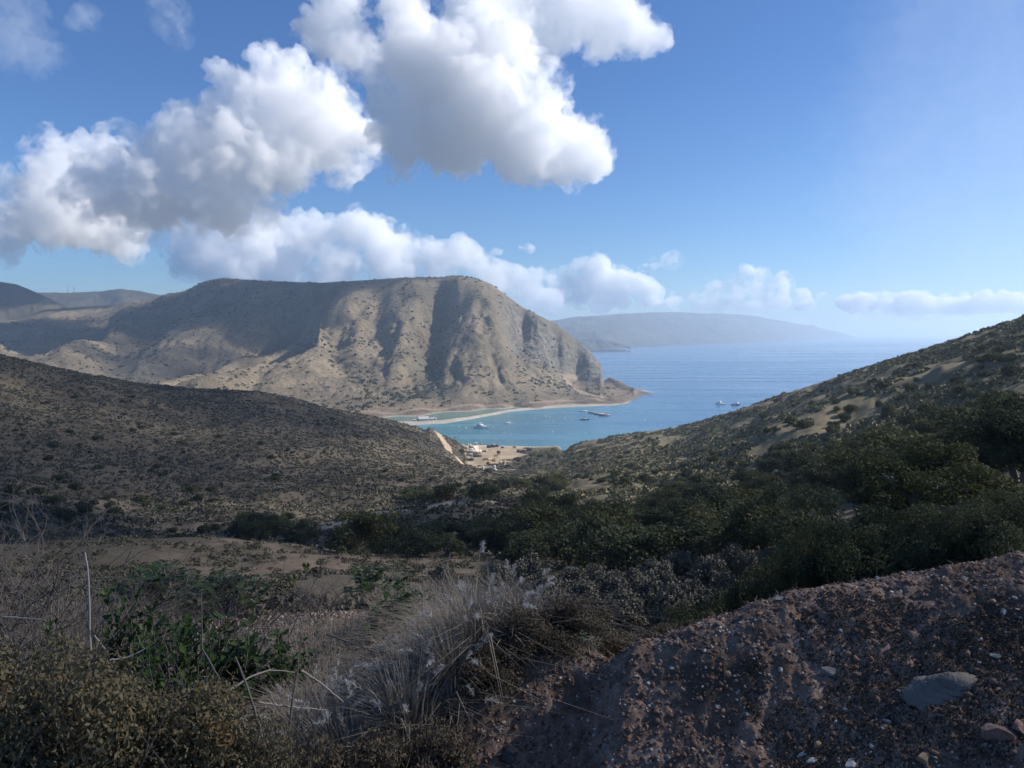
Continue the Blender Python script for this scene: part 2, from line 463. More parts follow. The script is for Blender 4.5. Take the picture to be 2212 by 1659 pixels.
col = t.mix(t.attr('bare'), col, dirt)
col = t.mix(t.attr('pale'), col, (0.30, 0.255, 0.175))
rdc = t.ramp(n2, [(0.3, (0.36, 0.27, 0.18)), (0.7, (0.46, 0.355, 0.245))])
col = t.mix(t.attr('road'), col, rdc)
bank = t.ramp(n3, [(0.30, (0.12, 0.08, 0.06)), (0.5, (0.225, 0.15, 0.112)), (0.62, (0.31, 0.22, 0.17)), (0.74, (0.40, 0.325, 0.27))])
bank = t.mix(t.ramp(t.noise(P_, 1.6, 4, 0.6), [(0.42, 0.0), (0.6, 1.0)]), bank, t.mix(0.72, bank, (0.045, 0.032, 0.022)))
bank = t.mix(t.ramp(n4, [(0.62, 0.0), (0.72, 0.8)]), bank, (0.34, 0.27, 0.23))
col = t.mix(t.attr('rock'), col, bank)
col = t.mix(t.attr('shore'), col, (0.42, 0.36, 0.27))
t.base(col, 0.95, 0.1)
t.bump(t.math('ADD', n3, t.math('MULTIPLY', n4, 0.3)), 0.5, 0.04)
M_GROUND = t.m
ground = link('ground', GF.mesh('ground', M_GROUND, {'road': road, 'bare': bare * (1 - road), 'rock': rock, 'green': green, 'shore': shore, 'pale': pale}), kind='structure')

# ------------------------------------------------------------------ the bare hill across the harbour
THP = np.linspace(-0.74, 0.24, 640)
RP = np.geomspace(740, 2750, 420)
Pn = []
shore_p = [(300, 917, 770), (700, 906, 810), (860, 899, 830), (960, 893, 862), (1050, 887, 895), (1110, 883, 915), (1200, 878.5, 940), (1290, 876, 955), (1330, 873, 965), (1352, 868, 1000), (1376, 858, 1075), (1388, 848, 1155)]
Pn.append(shore_p)
for fr_, zz_ in ((0.965, -3), (0.93, -5)): Pn += zpts([(px, r * fr_, zz_) for (px, py, r) in shore_p])
Pn += zpts([(300, 742, -4), (700, 742, -5), (1000, 760, -6), (1300, 780, -7), (1500, 800, -8)])
Pn += zpts([(1405, 1150, -4), (1400, 1050, -4), (1380, 960, -5), (1450, 1150, -8), (1450, 950, -8), (1560, 1000, -9), (1560, 1250, -9), (1430, 1300, -6), (1420, 1450, -6), (1560, 1500, -9), (1560, 2000, -9), (1560, 2600, -9)])
ridge = [(350, 637, 2050), (400, 629, 2010), (437, 609, 1960), (480, 601, 1900), (560, 606, 1800), (690, 611, 1650), (760, 607, 1600), (870, 600, 1550), (960, 599, 1520), (990, 595, 1500), (1040, 605, 1500), (1060, 613, 1500), (1130, 665, 1480), (1200, 699, 1450), (1270, 754, 1430), (1300, 790, 1412), (1314, 822, 1395), (1326, 831, 1330), (1368, 841, 1200)]
Pn += [[q] for q in dense(ridge, 20)]
Pn.append([(px, py + 25, r * 1.12) for (px, py, r) in ridge[:12]])
Pn.append([(px, py + 70, r * 1.3) for (px, py, r) in ridge[:12]])
Pn += zpts([(1130, 1570, 50), (1200, 1540, 20), (1270, 1510, -2), (1314, 1470, -5), (1345, 1380, -5), (1000, 2300, -5), (1130, 2000, -5), (1250, 1800, -6), (1400, 1700, -8), (1300, 2500, -8), (800, 2600, 0)])
S2 = [(690, 691, 1350), (660, 703, 1300), (560, 736, 1200), (450, 773, 1080), (380, 796, 1000), (290, 825, 930), (150, 850, 900)]
Pn.append(S2)
Pn.append([(px, py + 14, r * 1.07) for (px, py, r) in S2[1:]])
Pn.append([(620, 672, 1620), (560, 690, 1560), (480, 715, 1480), (400, 760, 1370), (300, 792, 1260), (210, 803, 1230), (120, 820, 1180)])
Pn.append([(500, 640, 1800), (420, 665, 1780), (320, 700, 1680), (240, 745, 1500)])
Pn.append([(480, 650, 1760), (400, 690, 1640), (300, 745, 1450), (240, 780, 1320)])
S1 = [(-300, 790, 1400), (0, 738, 1500), (100, 719, 1600), (170, 700, 1700), (240, 682, 1800), (330, 652, 1980)]
Pn.append(S1)
Pn.append([(px, py + 18, r * 1.09) for (px, py, r) in S1[:-1]])
Pn.append([(-300, 850, 1200), (0, 770, 1330), (100, 762, 1360), (180, 778, 1290)])
Pn.append([(-300, 700, 2050), (0, 694, 2100), (100, 669, 2200), (200, 663, 2200), (270, 657, 2120)])
Pn.append([(-300, 740, 2500), (0, 730, 2500), (100, 700, 2600), (200, 690, 2600), (300, 680, 2500), (400, 680, 2500)])
Pn.append([(700, 870, 890), (600, 850, 930), (500, 830, 950)])
Pn.append([(800, 850, 920), (900, 850, 940), (1000, 850, 935)])
Pn.append([(560, 800, 1020), (700, 760, 1150), (800, 690, 1400), (820, 650, 1490)])
Pn.append([(870, 640, 1470), (870, 680, 1340), (862, 740, 1200), (856, 800, 1050), (850, 850, 945)])
G2 = [(955, 630, 1500), (950, 660, 1450), (938, 710, 1330), (926, 760, 1190), (915, 810, 1050), (905, 850, 955)]
Pn.append(G2)
Pn.append([(1003, 640, 1420), (1012, 700, 1280), (1025, 760, 1130), (1080, 810, 1020), (1130, 850, 960)])
Pn.append([(1130, 720, 1420), (1200, 760, 1390), (1250, 800, 1370)])
Pn.append([(1150, 780, 1230), (1200, 800, 1240), (1280, 830, 1260)])
Pn.append([(1200, 840, 1080), (1250, 843, 1110), (1300, 848, 1120), (1345, 852, 1110)])
Pn += zpts([(1340, 1060, 6), (1362, 1110, 5), (1376, 1140, 3.5), (1388, 1165, 2.0), (1330, 1010, 5), (1290, 990, 7), (1200, 965, 6), (1100, 930, 5.5), (1000, 900, 5.5), (900, 865, 5.5), (1396, 1180, -1), (1380, 1240, 0), (1330, 1150, 9), (1345, 1180, 8), (1356, 1190, 7), (1340, 1240, 9), (1322, 1270, 14), (1350, 1130, 6)])
Pn.append([(1240, 862, 1000), (1300, 862, 1005), (1335, 862, 1030)])
PF = Field(Pn, THP, RP, 0.75, lam=2e-4, coarse=(240, 200))
X, Y = PF.X, PF.Y; R = np.broadcast_to(RP[None, :], X.shape)
PXp = CX + F * np.tan(THP)[:, None] / math.cos(PITCH) + 0 * R
rdg = np.interp(PXp[:, 0], [q[0] for q in ridge], [q[2] for q in ridge], left=1e6, right=1150)[:, None]
upl = sstep(3, 25, PF.Z) * (0.12 + 0.88 * sstep(0.02, 0.13, 1 - R / rdg))
fadeg = 1.0
ut = fbm(X / 160, Y / 160, octaves=5, gain=0.5) * 4.0 * upl
# gullies running down towards the water
warp = 40 * fbm(X / 150, Y / 150, octaves=2)
ut -= 2.6 * upl * np.maximum(0, fbm((X + warp) / 60, (Y + 0.4 * X) / 420, octaves=4, ridged=True) - 0.25) 
ut += fbm(X / 12, Y / 12, octaves=3) * 0.8 * upl
ut -= 1.7 * upl * np.maximum(0, fbm((X + 0.5 * warp) / 26, (Y + 0.4 * X) / 150, octaves=4, ridged=True, gain=0.6) - 0.2)
for pts, depth, wid in ((G2, 18, 20), ([(965, 655, 1440), (952, 690, 1370)], 8, 9), ([(985, 690, 1320), (955, 730, 1270), (930, 758, 1190)], 7, 9), ([(905, 700, 1300), (925, 745, 1220)], 7, 9), ([(780, 660, 1470), (750, 700, 1370), (728, 745, 1240)], 9, 12), ([(690, 720, 1290), (725, 768, 1170)], 6, 9), ([(860, 690, 1330), (835, 740, 1220), (828, 800, 1050)], 7, 11), ([(1040, 660, 1380), (1050, 720, 1260), (1062, 770, 1140), (1090, 830, 1000)], 9, 10), ([(600, 760, 1120), (560, 810, 1010), (540, 840, 950)], 6, 12), ([(880, 780, 1110), (890, 830, 990)], 6, 9), ([(980, 780, 1090), (990, 830, 985)], 6, 9), ([(700, 700, 1380), (722, 740, 1260), (728, 775, 1150), (742, 805, 1060)], 16, 22), ([(650, 680, 1560), (560, 712, 1480), (450, 752, 1370), (330, 792, 1250), (205, 806, 1210)], 46, 75),
                        ([(420, 650, 1850), (340, 690, 1700), (260, 760, 1420), (212, 800, 1250)], 18, 40), ([(1170, 740, 1400), (1215, 790, 1310), (1250, 825, 1250)], 8, 14),
                        ([(1070, 660, 1440), (1100, 720, 1330), (1120, 770, 1230), (1160, 815, 1120)], 8, 18), ([(820, 690, 1390), (805, 750, 1210), (800, 800, 1060)], 7, 18)):
    d = seg_dist(X, Y, [tuple(at(*q))[:2] for q in pts]) + 9 * fbm(X / 45, Y / 45, octaves=3)
    ut -= sstep(2, 45, PF.Z) * depth * np.exp(-(d / wid) ** 2) * sstep(0.0, 0.10, 1 - R / rdg)
# crags on the seaward cliff
cl = sstep(1050, 1110, PXp + (R - 1450) * 0.1) * sstep(1180, 1290, R) * sstep(6, 30, PF.Z)
cl = cl * sstep(0.0, 0.04, 1 - R / rdg)
cl = np.maximum(cl, sstep(1215, 1270, PXp) * sstep(1230, 1290, R) * sstep(2, 12, PF.Z))
ut += cl * (fbm(X / 26, Y / 26, PF.Z / 14, octaves=5, gain=0.6, ridged=True) - 0.7) * 3.2 * (0.3 + 0.7 * sstep(0.0, 0.05, 1 - R / rdg))
PF.Z = PF.Z + ut
PF.Z = np.where(PXp > 1392 + 20 * noise3(X / 30, Y / 30), np.minimum(PF.Z, -1.0), PF.Z)
fit_skyline(PF, ridge, lo=0.10, hi=0.12)
fit_skyline(PF, S1[1:-1], lo=0.07, hi=0.06)
fit_skyline(PF, S2[:-1], lo=0.06, hi=0.05)
fit_skyline(PF, ridge, lo=0.10, hi=0.12, sm=1)
PF.Z = np.where((PXp > 1200) & (R > 1.17 * rdg), np.minimum(PF.Z, -2.0), PF.Z)
PF.Z = np.where(PXp > 1392 + 20 * noise3(X / 30, Y / 30), np.minimum(PF.Z, -1.0), PF.Z)
# wave-cut bluff along the shore
bl = (PF.Z > 0.4) & (PF.Z < 5)
PF.Z = np.where(bl, 0.4 + (PF.Z - 0.4) * (1 + 0.5 * sstep(0.4, 2.5, PF.Z)), PF.Z)
for pts, h0, h1, wd_ in (([(1318, 828, 1345), (1345, 838.5, 1250), (1362, 842.5, 1200), (1376, 845, 1170)], 11, 2.6, 17), ([(1325, 868, 985), (1338, 866, 1020), (1350, 861, 1062), (1362, 855, 1110), (1372, 849, 1150)], 4.5, 2.2, 16), ([(1305, 850, 1120), (1325, 848, 1140), (1345, 848, 1150)], 8, 3, 45)):
    P2 = [tuple(at(*q))[:2] for q in pts]; d = seg_dist(X, Y, P2)
    a0, a1 = np.array(P2[0]), np.array(P2[-1]); tt = np.clip(((X - a0[0]) * (a1 - a0)[0] + (Y - a0[1]) * (a1 - a0)[1]) / ((a1 - a0) ** 2).sum(), 0, 1)
    hl = h0 + (h1 - h0) * tt
    PF.Z = np.maximum(PF.Z, np.where(d < wd_ * 1.6, hl * (1 - (d / wd_) ** 1.3) + 1.6 * fbm(X / 14, Y / 14, octaves=4, ridged=True) * np.clip(1 - d / wd_, 0, 1), -9))
inl = (PXp > 1270) & (PXp < 1348) & (R > 1010) & (R < 1390)
PF.Z = np.where(inl, np.maximum(PF.Z, 1.6 + 2.5 * (1 + fbm(X / 25, Y / 25, octaves=3)) * sstep(1348, 1325, PXp)), PF.Z)
tipr = sstep(1333, 1350, PXp) * sstep(985, 1040, R)
cl = np.maximum(cl, tipr)
beachp = (1 - sstep(0.5, 1.2, PF.Z)) * (1 - tipr)
tr = [(700, 900, 835), (860, 893, 852), (960, 884, 890), (1050, 877, 925), (1150, 869, 965), (1230, 865, 985), (1270, 862, 1000), (1320, 868, 985)]
trp = []
for q in tr:
    hp = PF.hit(q[0], q[1]); trp.append((hp.x, hp.y) if hp is not None else tuple(at(*q))[:2])
trk = 0.75 * (1 - sstep(1.6, 3.6, seg_dist(X, Y, trp)))
tr2 = []
for q in [(1255, 806), (1222, 812), (1228, 826), (1246, 840), (1262, 850), (1300, 858)]:
    hp = PF.hit(*q)
    if hp is not None: tr2.append((hp.x, hp.y))
trk = np.maximum(trk, 0.8 * (1 - sstep(4, 10, seg_dist(X, Y, tr2) + 3 * fbm(X / 8, Y / 8))))
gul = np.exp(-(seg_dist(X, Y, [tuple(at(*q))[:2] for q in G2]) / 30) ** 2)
bluff = sstep(0.8, 2.0, PF.Z) * (1 - sstep(3.5, 6, PF.Z + 3 * fbm(X / 30, Y / 30)))
t = NT('dry_hill')
P_ = t.pos()
n1 = t.noise(P_, 0.012, 7, 0.6); n2 = t.noise(P_, 0.09, 6, 0.65); n3 = t.noise(P_, 0.4, 4, 0.7)
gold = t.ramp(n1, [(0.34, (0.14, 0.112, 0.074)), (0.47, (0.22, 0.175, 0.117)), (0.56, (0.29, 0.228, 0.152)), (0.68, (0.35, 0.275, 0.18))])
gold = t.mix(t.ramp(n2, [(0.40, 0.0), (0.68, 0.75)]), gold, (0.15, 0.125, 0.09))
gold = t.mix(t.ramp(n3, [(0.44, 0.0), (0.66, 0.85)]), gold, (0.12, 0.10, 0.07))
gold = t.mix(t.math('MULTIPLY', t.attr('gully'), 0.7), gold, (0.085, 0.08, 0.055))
rockc = t.ramp(n2, [(0.33, (0.075, 0.068, 0.058)), (0.5, (0.16, 0.145, 0.12)), (0.68, (0.27, 0.24, 0.20))])
col = t.mix(t.attr('cliff'), gold, rockc)
col = t.mix(t.attr('bluff'), col, t.ramp(n2, [(0.4, (0.115, 0.085, 0.065)), (0.6, (0.225, 0.165, 0.125))]))
col = t.mix(t.attr('track'), col, (0.34, 0.265, 0.19))
col = t.mix(t.attr('beach'), col, (0.40, 0.36, 0.30))
t.base(col, 0.95, 0.1)
t.bump(t.math('ADD', n3, t.math('MULTIPLY', n2, 1.5)), 0.8, 3.0)
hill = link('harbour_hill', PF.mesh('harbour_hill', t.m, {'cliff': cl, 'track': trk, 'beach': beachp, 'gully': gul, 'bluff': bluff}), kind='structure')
M_HILL = t.m

# ------------------------------------------------------------------ far ranges
def range_mesh(name, sil, base_py, depth, mat, amp, seed=0, n=260, m=60):
    """a ridge of real depth: silhouette points (px, py, r), foot line (px, py, r)"""
    sil = np.array(sil, float); base = np.array(base_py, float)
    px = np.linspace(sil[0, 0], sil[-1, 0], n)
    th, s1 = ray(px, np.interp(px, sil[:, 0], sil[:, 1])); r1 = np.interp(px, sil[:, 0], sil[:, 2])
    _, s0 = ray(px, np.interp(px, base[:, 0], base[:, 1])); r0 = np.interp(px, base[:, 0], base[:, 2])
    z1, z0 = H - s1 * r1, H - s0 * r0
    u = np.linspace(-0.08, 1.8, m)
    U = u[None, :]
    Rr = r0[:, None] + (r1 - r0)[:, None] * np.minimum(U, 1) + depth * np.maximum(U - 1, 0)
    prof = np.where(U < 1, 0.32 * np.clip(U, -1, 1) + 0.68 * np.clip(U, 0, 1) ** 1.5, 1 - 1.1 * (U - 1) ** 1.3)
    Z = z0[:, None] + (z1 - z0)[:, None] * prof
    Xr = Rr * np.sin(th)[:, None]; Yr = Rr * np.cos(th)[:, None]
    L = amp * 9
    e = np.clip(Z / (amp * 2), 0, 1) * (1 - 0.85 * np.exp(-((U - 1) / 0.09) ** 2))
    Z = Z + e * amp * (fbm(Xr / L + seed, Yr / L, octaves=5, ridged=True) - 0.7)
    V = np.stack([Xr, Yr, Z], -1).reshape(-1, 3)
    I, J = np.meshgrid(np.arange(n - 1), np.arange(m - 1), indexing='ij'); a = (I * m + J).ravel()
    return link(name, mesh_np(name, V, np.stack([a + 1, a + m + 1, a + m, a], 1), mat, True), kind='structure')
t = NT('far_scrub_hill'); P_ = t.pos()
n1 = t.noise(P_, 0.004, 8, 0.62); n2 = t.noise(P_, 0.03, 5, 0.6)
col = t.ramp(n1, [(0.35, (0.035, 0.034, 0.027)), (0.55, (0.08, 0.07, 0.05)), (0.7, (0.13, 0.11, 0.08))])
col = t.mix(t.ramp(n2, [(0.45, 0.0), (0.7, 0.6)]), col, (0.08, 0.075, 0.05))
M_FAR = t.base(col, 0.95, 0.1)
range_mesh('far_hill', [(-400, 560, 2900), (-150, 590, 2800), (0, 610, 2800), (36, 615, 2780), (83, 634, 2750), (130, 655, 2700), (200, 690, 2650)], [(-400, 720, 2400), (200, 720, 2400)], 500, M_FAR, 14, 3)
range_mesh('far_ridge', [(-100, 640, 3700), (60, 634, 3600), (90, 632, 3600), (150, 632, 3600), (215, 629, 3600), (262, 624.5, 3550), (300, 629, 3550), (345, 637, 3500), (420, 662, 3500), (520, 690, 3500)], [(-100, 730, 2900), (520, 730, 2900)], 600, M_FAR, 14, 9)
range_mesh('distant_headland', [(1150, 700, 5600), (1190, 692, 5700), (1230, 685.5, 5800), (1300, 682, 6000), (1340, 678, 6300), (1370, 676, 6600), (1450, 674, 7300), (1500, 676, 7700), (1550, 677, 8100), (1600, 680, 8700), (1640, 684, 9200), (1655, 688, 9400), (1700, 695, 10200), (1740, 703.5, 11000), (1755, 701, 11400), (1765, 707, 11500), (1800, 715.5, 12500), (1818, 720, 13000), (1832, 725, 13300), (1842, 727.5, 13500)],
           [(1150, 760, 3700), (1290, 756, 3900), (1400, 747.5, 5100), (1500, 743, 6000), (1600, 739.3, 7100), (1700, 735, 8900), (1780, 731, 11300), (1842, 728, 13400)], 1500, M_FAR, 26, 5, n=420, m=90)
range_mesh('near_headland_spur', [(1240, 735, 3900), (1262, 733, 3900), (1285, 731, 3900), (1305, 734, 3850), (1335, 742, 3800), (1352, 747, 3780), (1362, 751.5, 3760)], [(1240, 758, 3600), (1290, 757, 3650), (1362, 752, 3750)], 500, M_FAR, 10, 7, n=90, m=40)

# ------------------------------------------------------------------ sea, lagoon and sand spit
THS = np.concatenate([np.linspace(-math.pi, -0.8, 40)[:-1], np.linspace(-0.8, 0.8, 330), np.linspace(0.8, math.pi, 40)[1:]])
RS = np.geomspace(380, 90000, 330)
TT, RR = np.meshgrid(THS, RS, indexing='ij')
Xs, Ys = RR * np.sin(TT), RR * np.cos(TT)
pxs = CX + F * np.tan(np.clip(TT, -0.8, 0.8)) / math.cos(PITCH)
dsh = seg_dist(Xs, Ys, [tuple(at_z(a, b, 0))[:2] for (a, b) in ((700, 918), (880, 917), (960, 914), (1020, 904), (1100, 889.5), (1180, 882), (1240, 879), (1330, 876))])
dn = seg_dist(Xs, Ys, [tuple(at_z(a, b, 0))[:2] for (a, b) in ((900, 935), (1000, 958), (1100, 966), (1200, 966), (1330, 941))])
shal = 0.85 * np.exp(-dsh / 45) + 0.5 * np.exp(-dn / 60) + 0.40 * (1 - sstep(820, 1020, RR)) * (1 - sstep(1150, 1600, pxs))
shal = np.clip(shal + 0.15 * fbm(Xs / 60, Ys / 60, octaves=3) * (shal > 0.05), 0, 1)
foam = np.zeros_like(shal)
for pts, wdt in (([(1320, 834), (1350, 838), (1385, 843), (1398, 848)], 9), ([(1292, 757), (1352, 752)], 14), ([(1360, 750.5), (1420, 746.5), (1500, 743.6)], 16), ([(1500, 743.6), (1600, 739.8), (1700, 735.6)], 20)):
    d = seg_dist(Xs, Ys, [tuple(at_z(a, b, 0))[:2] for (a, b) in pts])
    foam = np.maximum(foam, np.exp(-(d / wdt) ** 2))
V = np.stack([Xs, Ys, 0 * Xs], -1).reshape(-1, 3)
n, m = Xs.shape
I, J = np.meshgrid(np.arange(n - 1), np.arange(m - 1), indexing='ij'); a = (I * m + J).ravel()
t = NT('sea_water'); P_ = t.pos()
wn1 = t.noise(P_, 0.02, 5, 0.6, (0.25, 1.0, 1)); wn2 = t.noise(P_, 0.22, 3, 0.6, (0.5, 1.3, 1)); wn3 = t.noise(P_, 0.0022, 4, 0.55, (0.35, 1.6, 1))
deep = t.ramp(wn3, [(0.35, (0.030, 0.10, 0.20)), (0.65, (0.055, 0.15, 0.265))])
col = t.mix(t.attr('shallow'), deep, (0.065, 0.205, 0.245))
fo = t.math('MULTIPLY', t.attr('foam'), t.ramp(t.noise(P_, 0.06, 4, 0.7), [(0.42, 0.0), (0.58, 1.0)]))
col = t.mix(fo, col, (0.7, 0.72, 0.72))
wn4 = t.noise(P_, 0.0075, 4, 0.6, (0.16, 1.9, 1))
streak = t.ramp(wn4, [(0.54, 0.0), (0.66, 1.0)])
col = t.mix(t.math('MULTIPLY', streak, 0.30), col, (0.20, 0.30, 0.40))  # paler sheen of the wind-ruffled streaks, mixed into the water colour
t.base(col, t.mix(streak, t.ramp(wn3, [(0.35, 0.14), (0.65, 0.30)]), (0.5, 0.5, 0.5)), 0.5)
t.b.inputs['IOR'].default_value = 1.33
t.bump(t.math('ADD', wn1, t.math('MULTIPLY', wn2, 0.35)), 0.5, 2.2)
link('sea', mesh_np('sea', V, np.stack([a + 1, a + m + 1, a + m, a], 1), t.m, True, attrs={'shallow': shal, 'foam': foam}), kind='structure')

def strip(name, near, far, prof, mat, n=120, m=14, kind='structure', wig=0.0):
    """a low strip of land or water between two measured sea-level lines"""
    a1 = np.array([tuple(at_z(p[0], p[1], 0)) for p in near]); b1 = np.array([tuple(at_z(p[0], p[1], 0)) for p in far])
    def rs(a):
        d = np.concatenate([[0], np.cumsum(np.hypot(*(a[1:, :2] - a[:-1, :2]).T))]); d /= d[-1]
        q = np.linspace(0, 1, n); return np.stack([np.interp(q, d, a[:, k]) for k in (0, 1)], 1)
    A, B = rs(a1), rs(b1)
    u = np.linspace(0, 1, m)[None, :, None]
    XY = A[:, None] * (1 - u) + B[:, None] * u
    Z = np.broadcast_to(prof(np.linspace(0, 1, m))[None, :], XY.shape[:2]).copy()
    if wig: Z = Z + wig * fbm(XY[..., 0] / 12, XY[..., 1] / 12, octaves=3) * np.sin(np.pi * np.linspace(0, 1, m))[None]
    V = np.concatenate([XY, Z[..., None]], -1).reshape(-1, 3)
    I, J = np.meshgrid(np.arange(n - 1), np.arange(m - 1), indexing='ij'); a = (I * m + J).ravel()
    return link(name, mesh_np(name, V, np.stack([a, a + m, a + m + 1, a + 1], 1)[:, ::-1], mat, True), kind=kind)
t = NT('lagoon_water'); P_ = t.pos()
col = t.ramp(t.noise(P_, 0.03, 4, 0.6), [(0.35, (0.10, 0.19, 0.165)), (0.65, (0.16, 0.22, 0.17))])
t.base(col, 0.2, 0.5); t.b.inputs['IOR'].default_value = 1.33
t.bump(t.noise(P_, 0.5, 3), 0.2, 0.3)
strip('lagoon', [(740, 922), (860, 914), (930, 912), (1000, 904), (1060, 895), (1110, 888)], [(740, 900), (860, 894), (960, 888), (1050, 883), (1085, 881), (1112, 880.5)], lambda u: 0 * u + 0.35, t.m)
t = NT('beach_sand'); P_ = t.pos()
n1 = t.noise(P_, 0.05, 5, 0.6); n2 = t.noise(P_, 0.35, 4, 0.65)
col = t.ramp(n1, [(0.35, (0.33, 0.29, 0.235)), (0.6, (0.43, 0.39, 0.33))])
col = t.mix(t.ramp(n2, [(0.5, 0.0), (0.7, 0.6)]), col, (0.22, 0.19, 0.135))
M_SAND = t.base(col, 0.95, 0.1)
strip('beach', [(740, 927), (850, 920), (900, 918), (960, 915), (1020, 905), (1100, 890), (1180, 882), (1240, 879), (1330, 875.5)],
      [(740, 914), (850, 910.5), (900, 910), (950, 908), (1010, 901), (1070, 891), (1112, 883.5), (1180, 877.5), (1240, 875), (1330, 873)], lambda u: 1.5 * np.sin(np.pi * u) ** 0.8 - 0.12, M_SAND, wig=0.3)
# ------------------------------------------------------------------ foliage builders
def leaves(seed, blobs, n, size, droop=0.0, shell=(0.55, 1.06), tri=False, zmin=None, aspect=1.5, out=0.7):
    """many small pointed leaf faces spread through the outer part of a set of lobes"""
    rs = np.random.RandomState(seed)
    B = np.array(blobs, float); vol = (B[:, 3] * B[:, 4] * B[:, 5]) ** 0.75
    k = rs.choice(len(B), n, p=vol / vol.sum())
    d = rs.normal(size=(n, 3)); d /= np.linalg.norm(d, axis=1)[:, None]
    rad = rs.uniform(shell[0] ** 2, shell[1] ** 2, n) ** 0.5
    C = B[k, :3] + d * B[k, 3:6] * rad[:, None]
    # clumps: pull the leaves towards tufts so that gaps open between them
    cl = fbm(C[:, 0] * 2.3 / max(size * 9, .2), C[:, 1] * 2.3 / max(size * 9, .2), C[:, 2] * 2.3 / max(size * 9, .2) + seed, octaves=2)
    keep = cl > -0.42
    if zmin is not None: keep &= C[:, 2] > zmin
    C, d = C[keep], d[keep]; n = len(C)
    nrm = d * out + rs.normal(size=(n, 3)) * 0.75; nrm /= np.linalg.norm(nrm, axis=1)[:, None]
    t = np.cross(nrm, rs.normal(size=(n, 3))); t /= np.linalg.norm(t, axis=1)[:, None] + 1e-9
    t[:, 2] -= droop
    b = np.cross(nrm, t)
    s = (size * rs.uniform(0.55, 1.35, n))[:, None]
    if tri:
        V = np.stack([C - t * s * 0.5 * aspect, C + b * s * 0.5, C + t * s * 0.5 * aspect], 1).reshape(-1, 3)
        return V, np.arange(3 * n).reshape(-1, 3)
    V = np.stack([C - t * s * 0.5 * aspect, C + b * s * 0.5, C + t * s * 0.5 * aspect, C - b * s * 0.5], 1).reshape(-1, 3)
    return V, np.arange(4 * n).reshape(-1, 4)

def tube(pts, rad, sides=6):
    pts = np.array(pts, float); rad = np.array(rad, float); n = len(pts)
    tg = np.gradient(pts, axis=0); tg /= np.linalg.norm(tg, axis=1)[:, None] + 1e-9
    ref = np.array([0.31, 0.95, 0.05]); a = np.cross(tg, ref); a /= np.linalg.norm(a, axis=1)[:, None] + 1e-9
    b = np.cross(tg, a)
    an = np.linspace(0, 2 * np.pi, sides, endpoint=False)
    V = pts[:, None] + rad[:, None, None] * (np.cos(an)[None, :, None] * a[:, None] + np.sin(an)[None, :, None] * b[:, None])
    Q = [(i * sides + j, i * sides + (j + 1) % sides, (i + 1) * sides + (j + 1) % sides, (i + 1) * sides + j) for i in range(n - 1) for j in range(sides)]
    return V.reshape(-1, 3), np.array(Q)

class Acc:
    def __init__(self): self.V, self.Q, self.T, self.n = [], [], [], 0
    def add(self, V, Q=None, T=None):
        self.V.append(np.asarray(V, float))
        if Q is not None and len(Q): self.Q.append(np.asarray(Q) + self.n)
        if T is not None and len(T): self.T.append(np.asarray(T) + self.n)
        self.n += len(V)
    def mesh(self, name, mat, smooth=False):
        return mesh_np(name, np.concatenate(self.V), np.concatenate(self.Q) if self.Q else None, mat, smooth, np.concatenate(self.T) if self.T else None)

def bend(rs, a, b, k, wob):
    a, b = np.array(a, float), np.array(b, float); L = np.linalg.norm(b - a)
    p = a + (b - a) * np.linspace(0, 1, k)[:, None]
    p[1:-1] += rs.normal(size=(k - 2, 3)) * wob * L
    return p

def foliage_mat(name, dark, light, scale=2.0, rough=0.55, trans=0.25):
    t = NT(name); g = t.new('TexCoord'); oi = t.new('ObjectInfo')
    n = t.noise(g.outputs['Object'], scale, 4, 0.7)
    c = t.ramp(n, [(0.33, dark), (0.68, light)])
    c = t.mix(t.math('MULTIPLY', oi.outputs['Random'], 0.6), c, tuple(0.35 * a + 0.65 * b for a, b in zip(light, (0.12, 0.115, 0.06))))
    t.base(c, max(rough, .75), 0.08)
    t.b.inputs['Transmission Weight'].default_value = 0.0
    if trans:
        tr = t.new('BsdfTranslucent'); t.l.new(c, tr.inputs[0])
        mx = t.new('MixShader'); mx.inputs[0].default_value = trans
        t.l.new(t.b.outputs[0], mx.inputs[1]); t.l.new(tr.outputs[0], mx.inputs[2]); t.l.new(mx.outputs[0], t.out.inputs['Surface'])
    return t.m
M_OAK = foliage_mat('oak_leaves', (0.024, 0.040, 0.023), (0.078, 0.092, 0.048), 2.2)
M_OAK2 = foliage_mat('olive_leaves', (0.040, 0.050, 0.020), (0.11, 0.112, 0.045), 1.1)
M_SHRUB = foliage_mat('shrub_leaves', (0.028, 0.040, 0.018), (0.088, 0.092, 0.038), 1.3)
M_BARK = plain('grey_bark', (0.17, 0.15, 0.13), 0.95, var=0.4)
M_SCRUBM = None

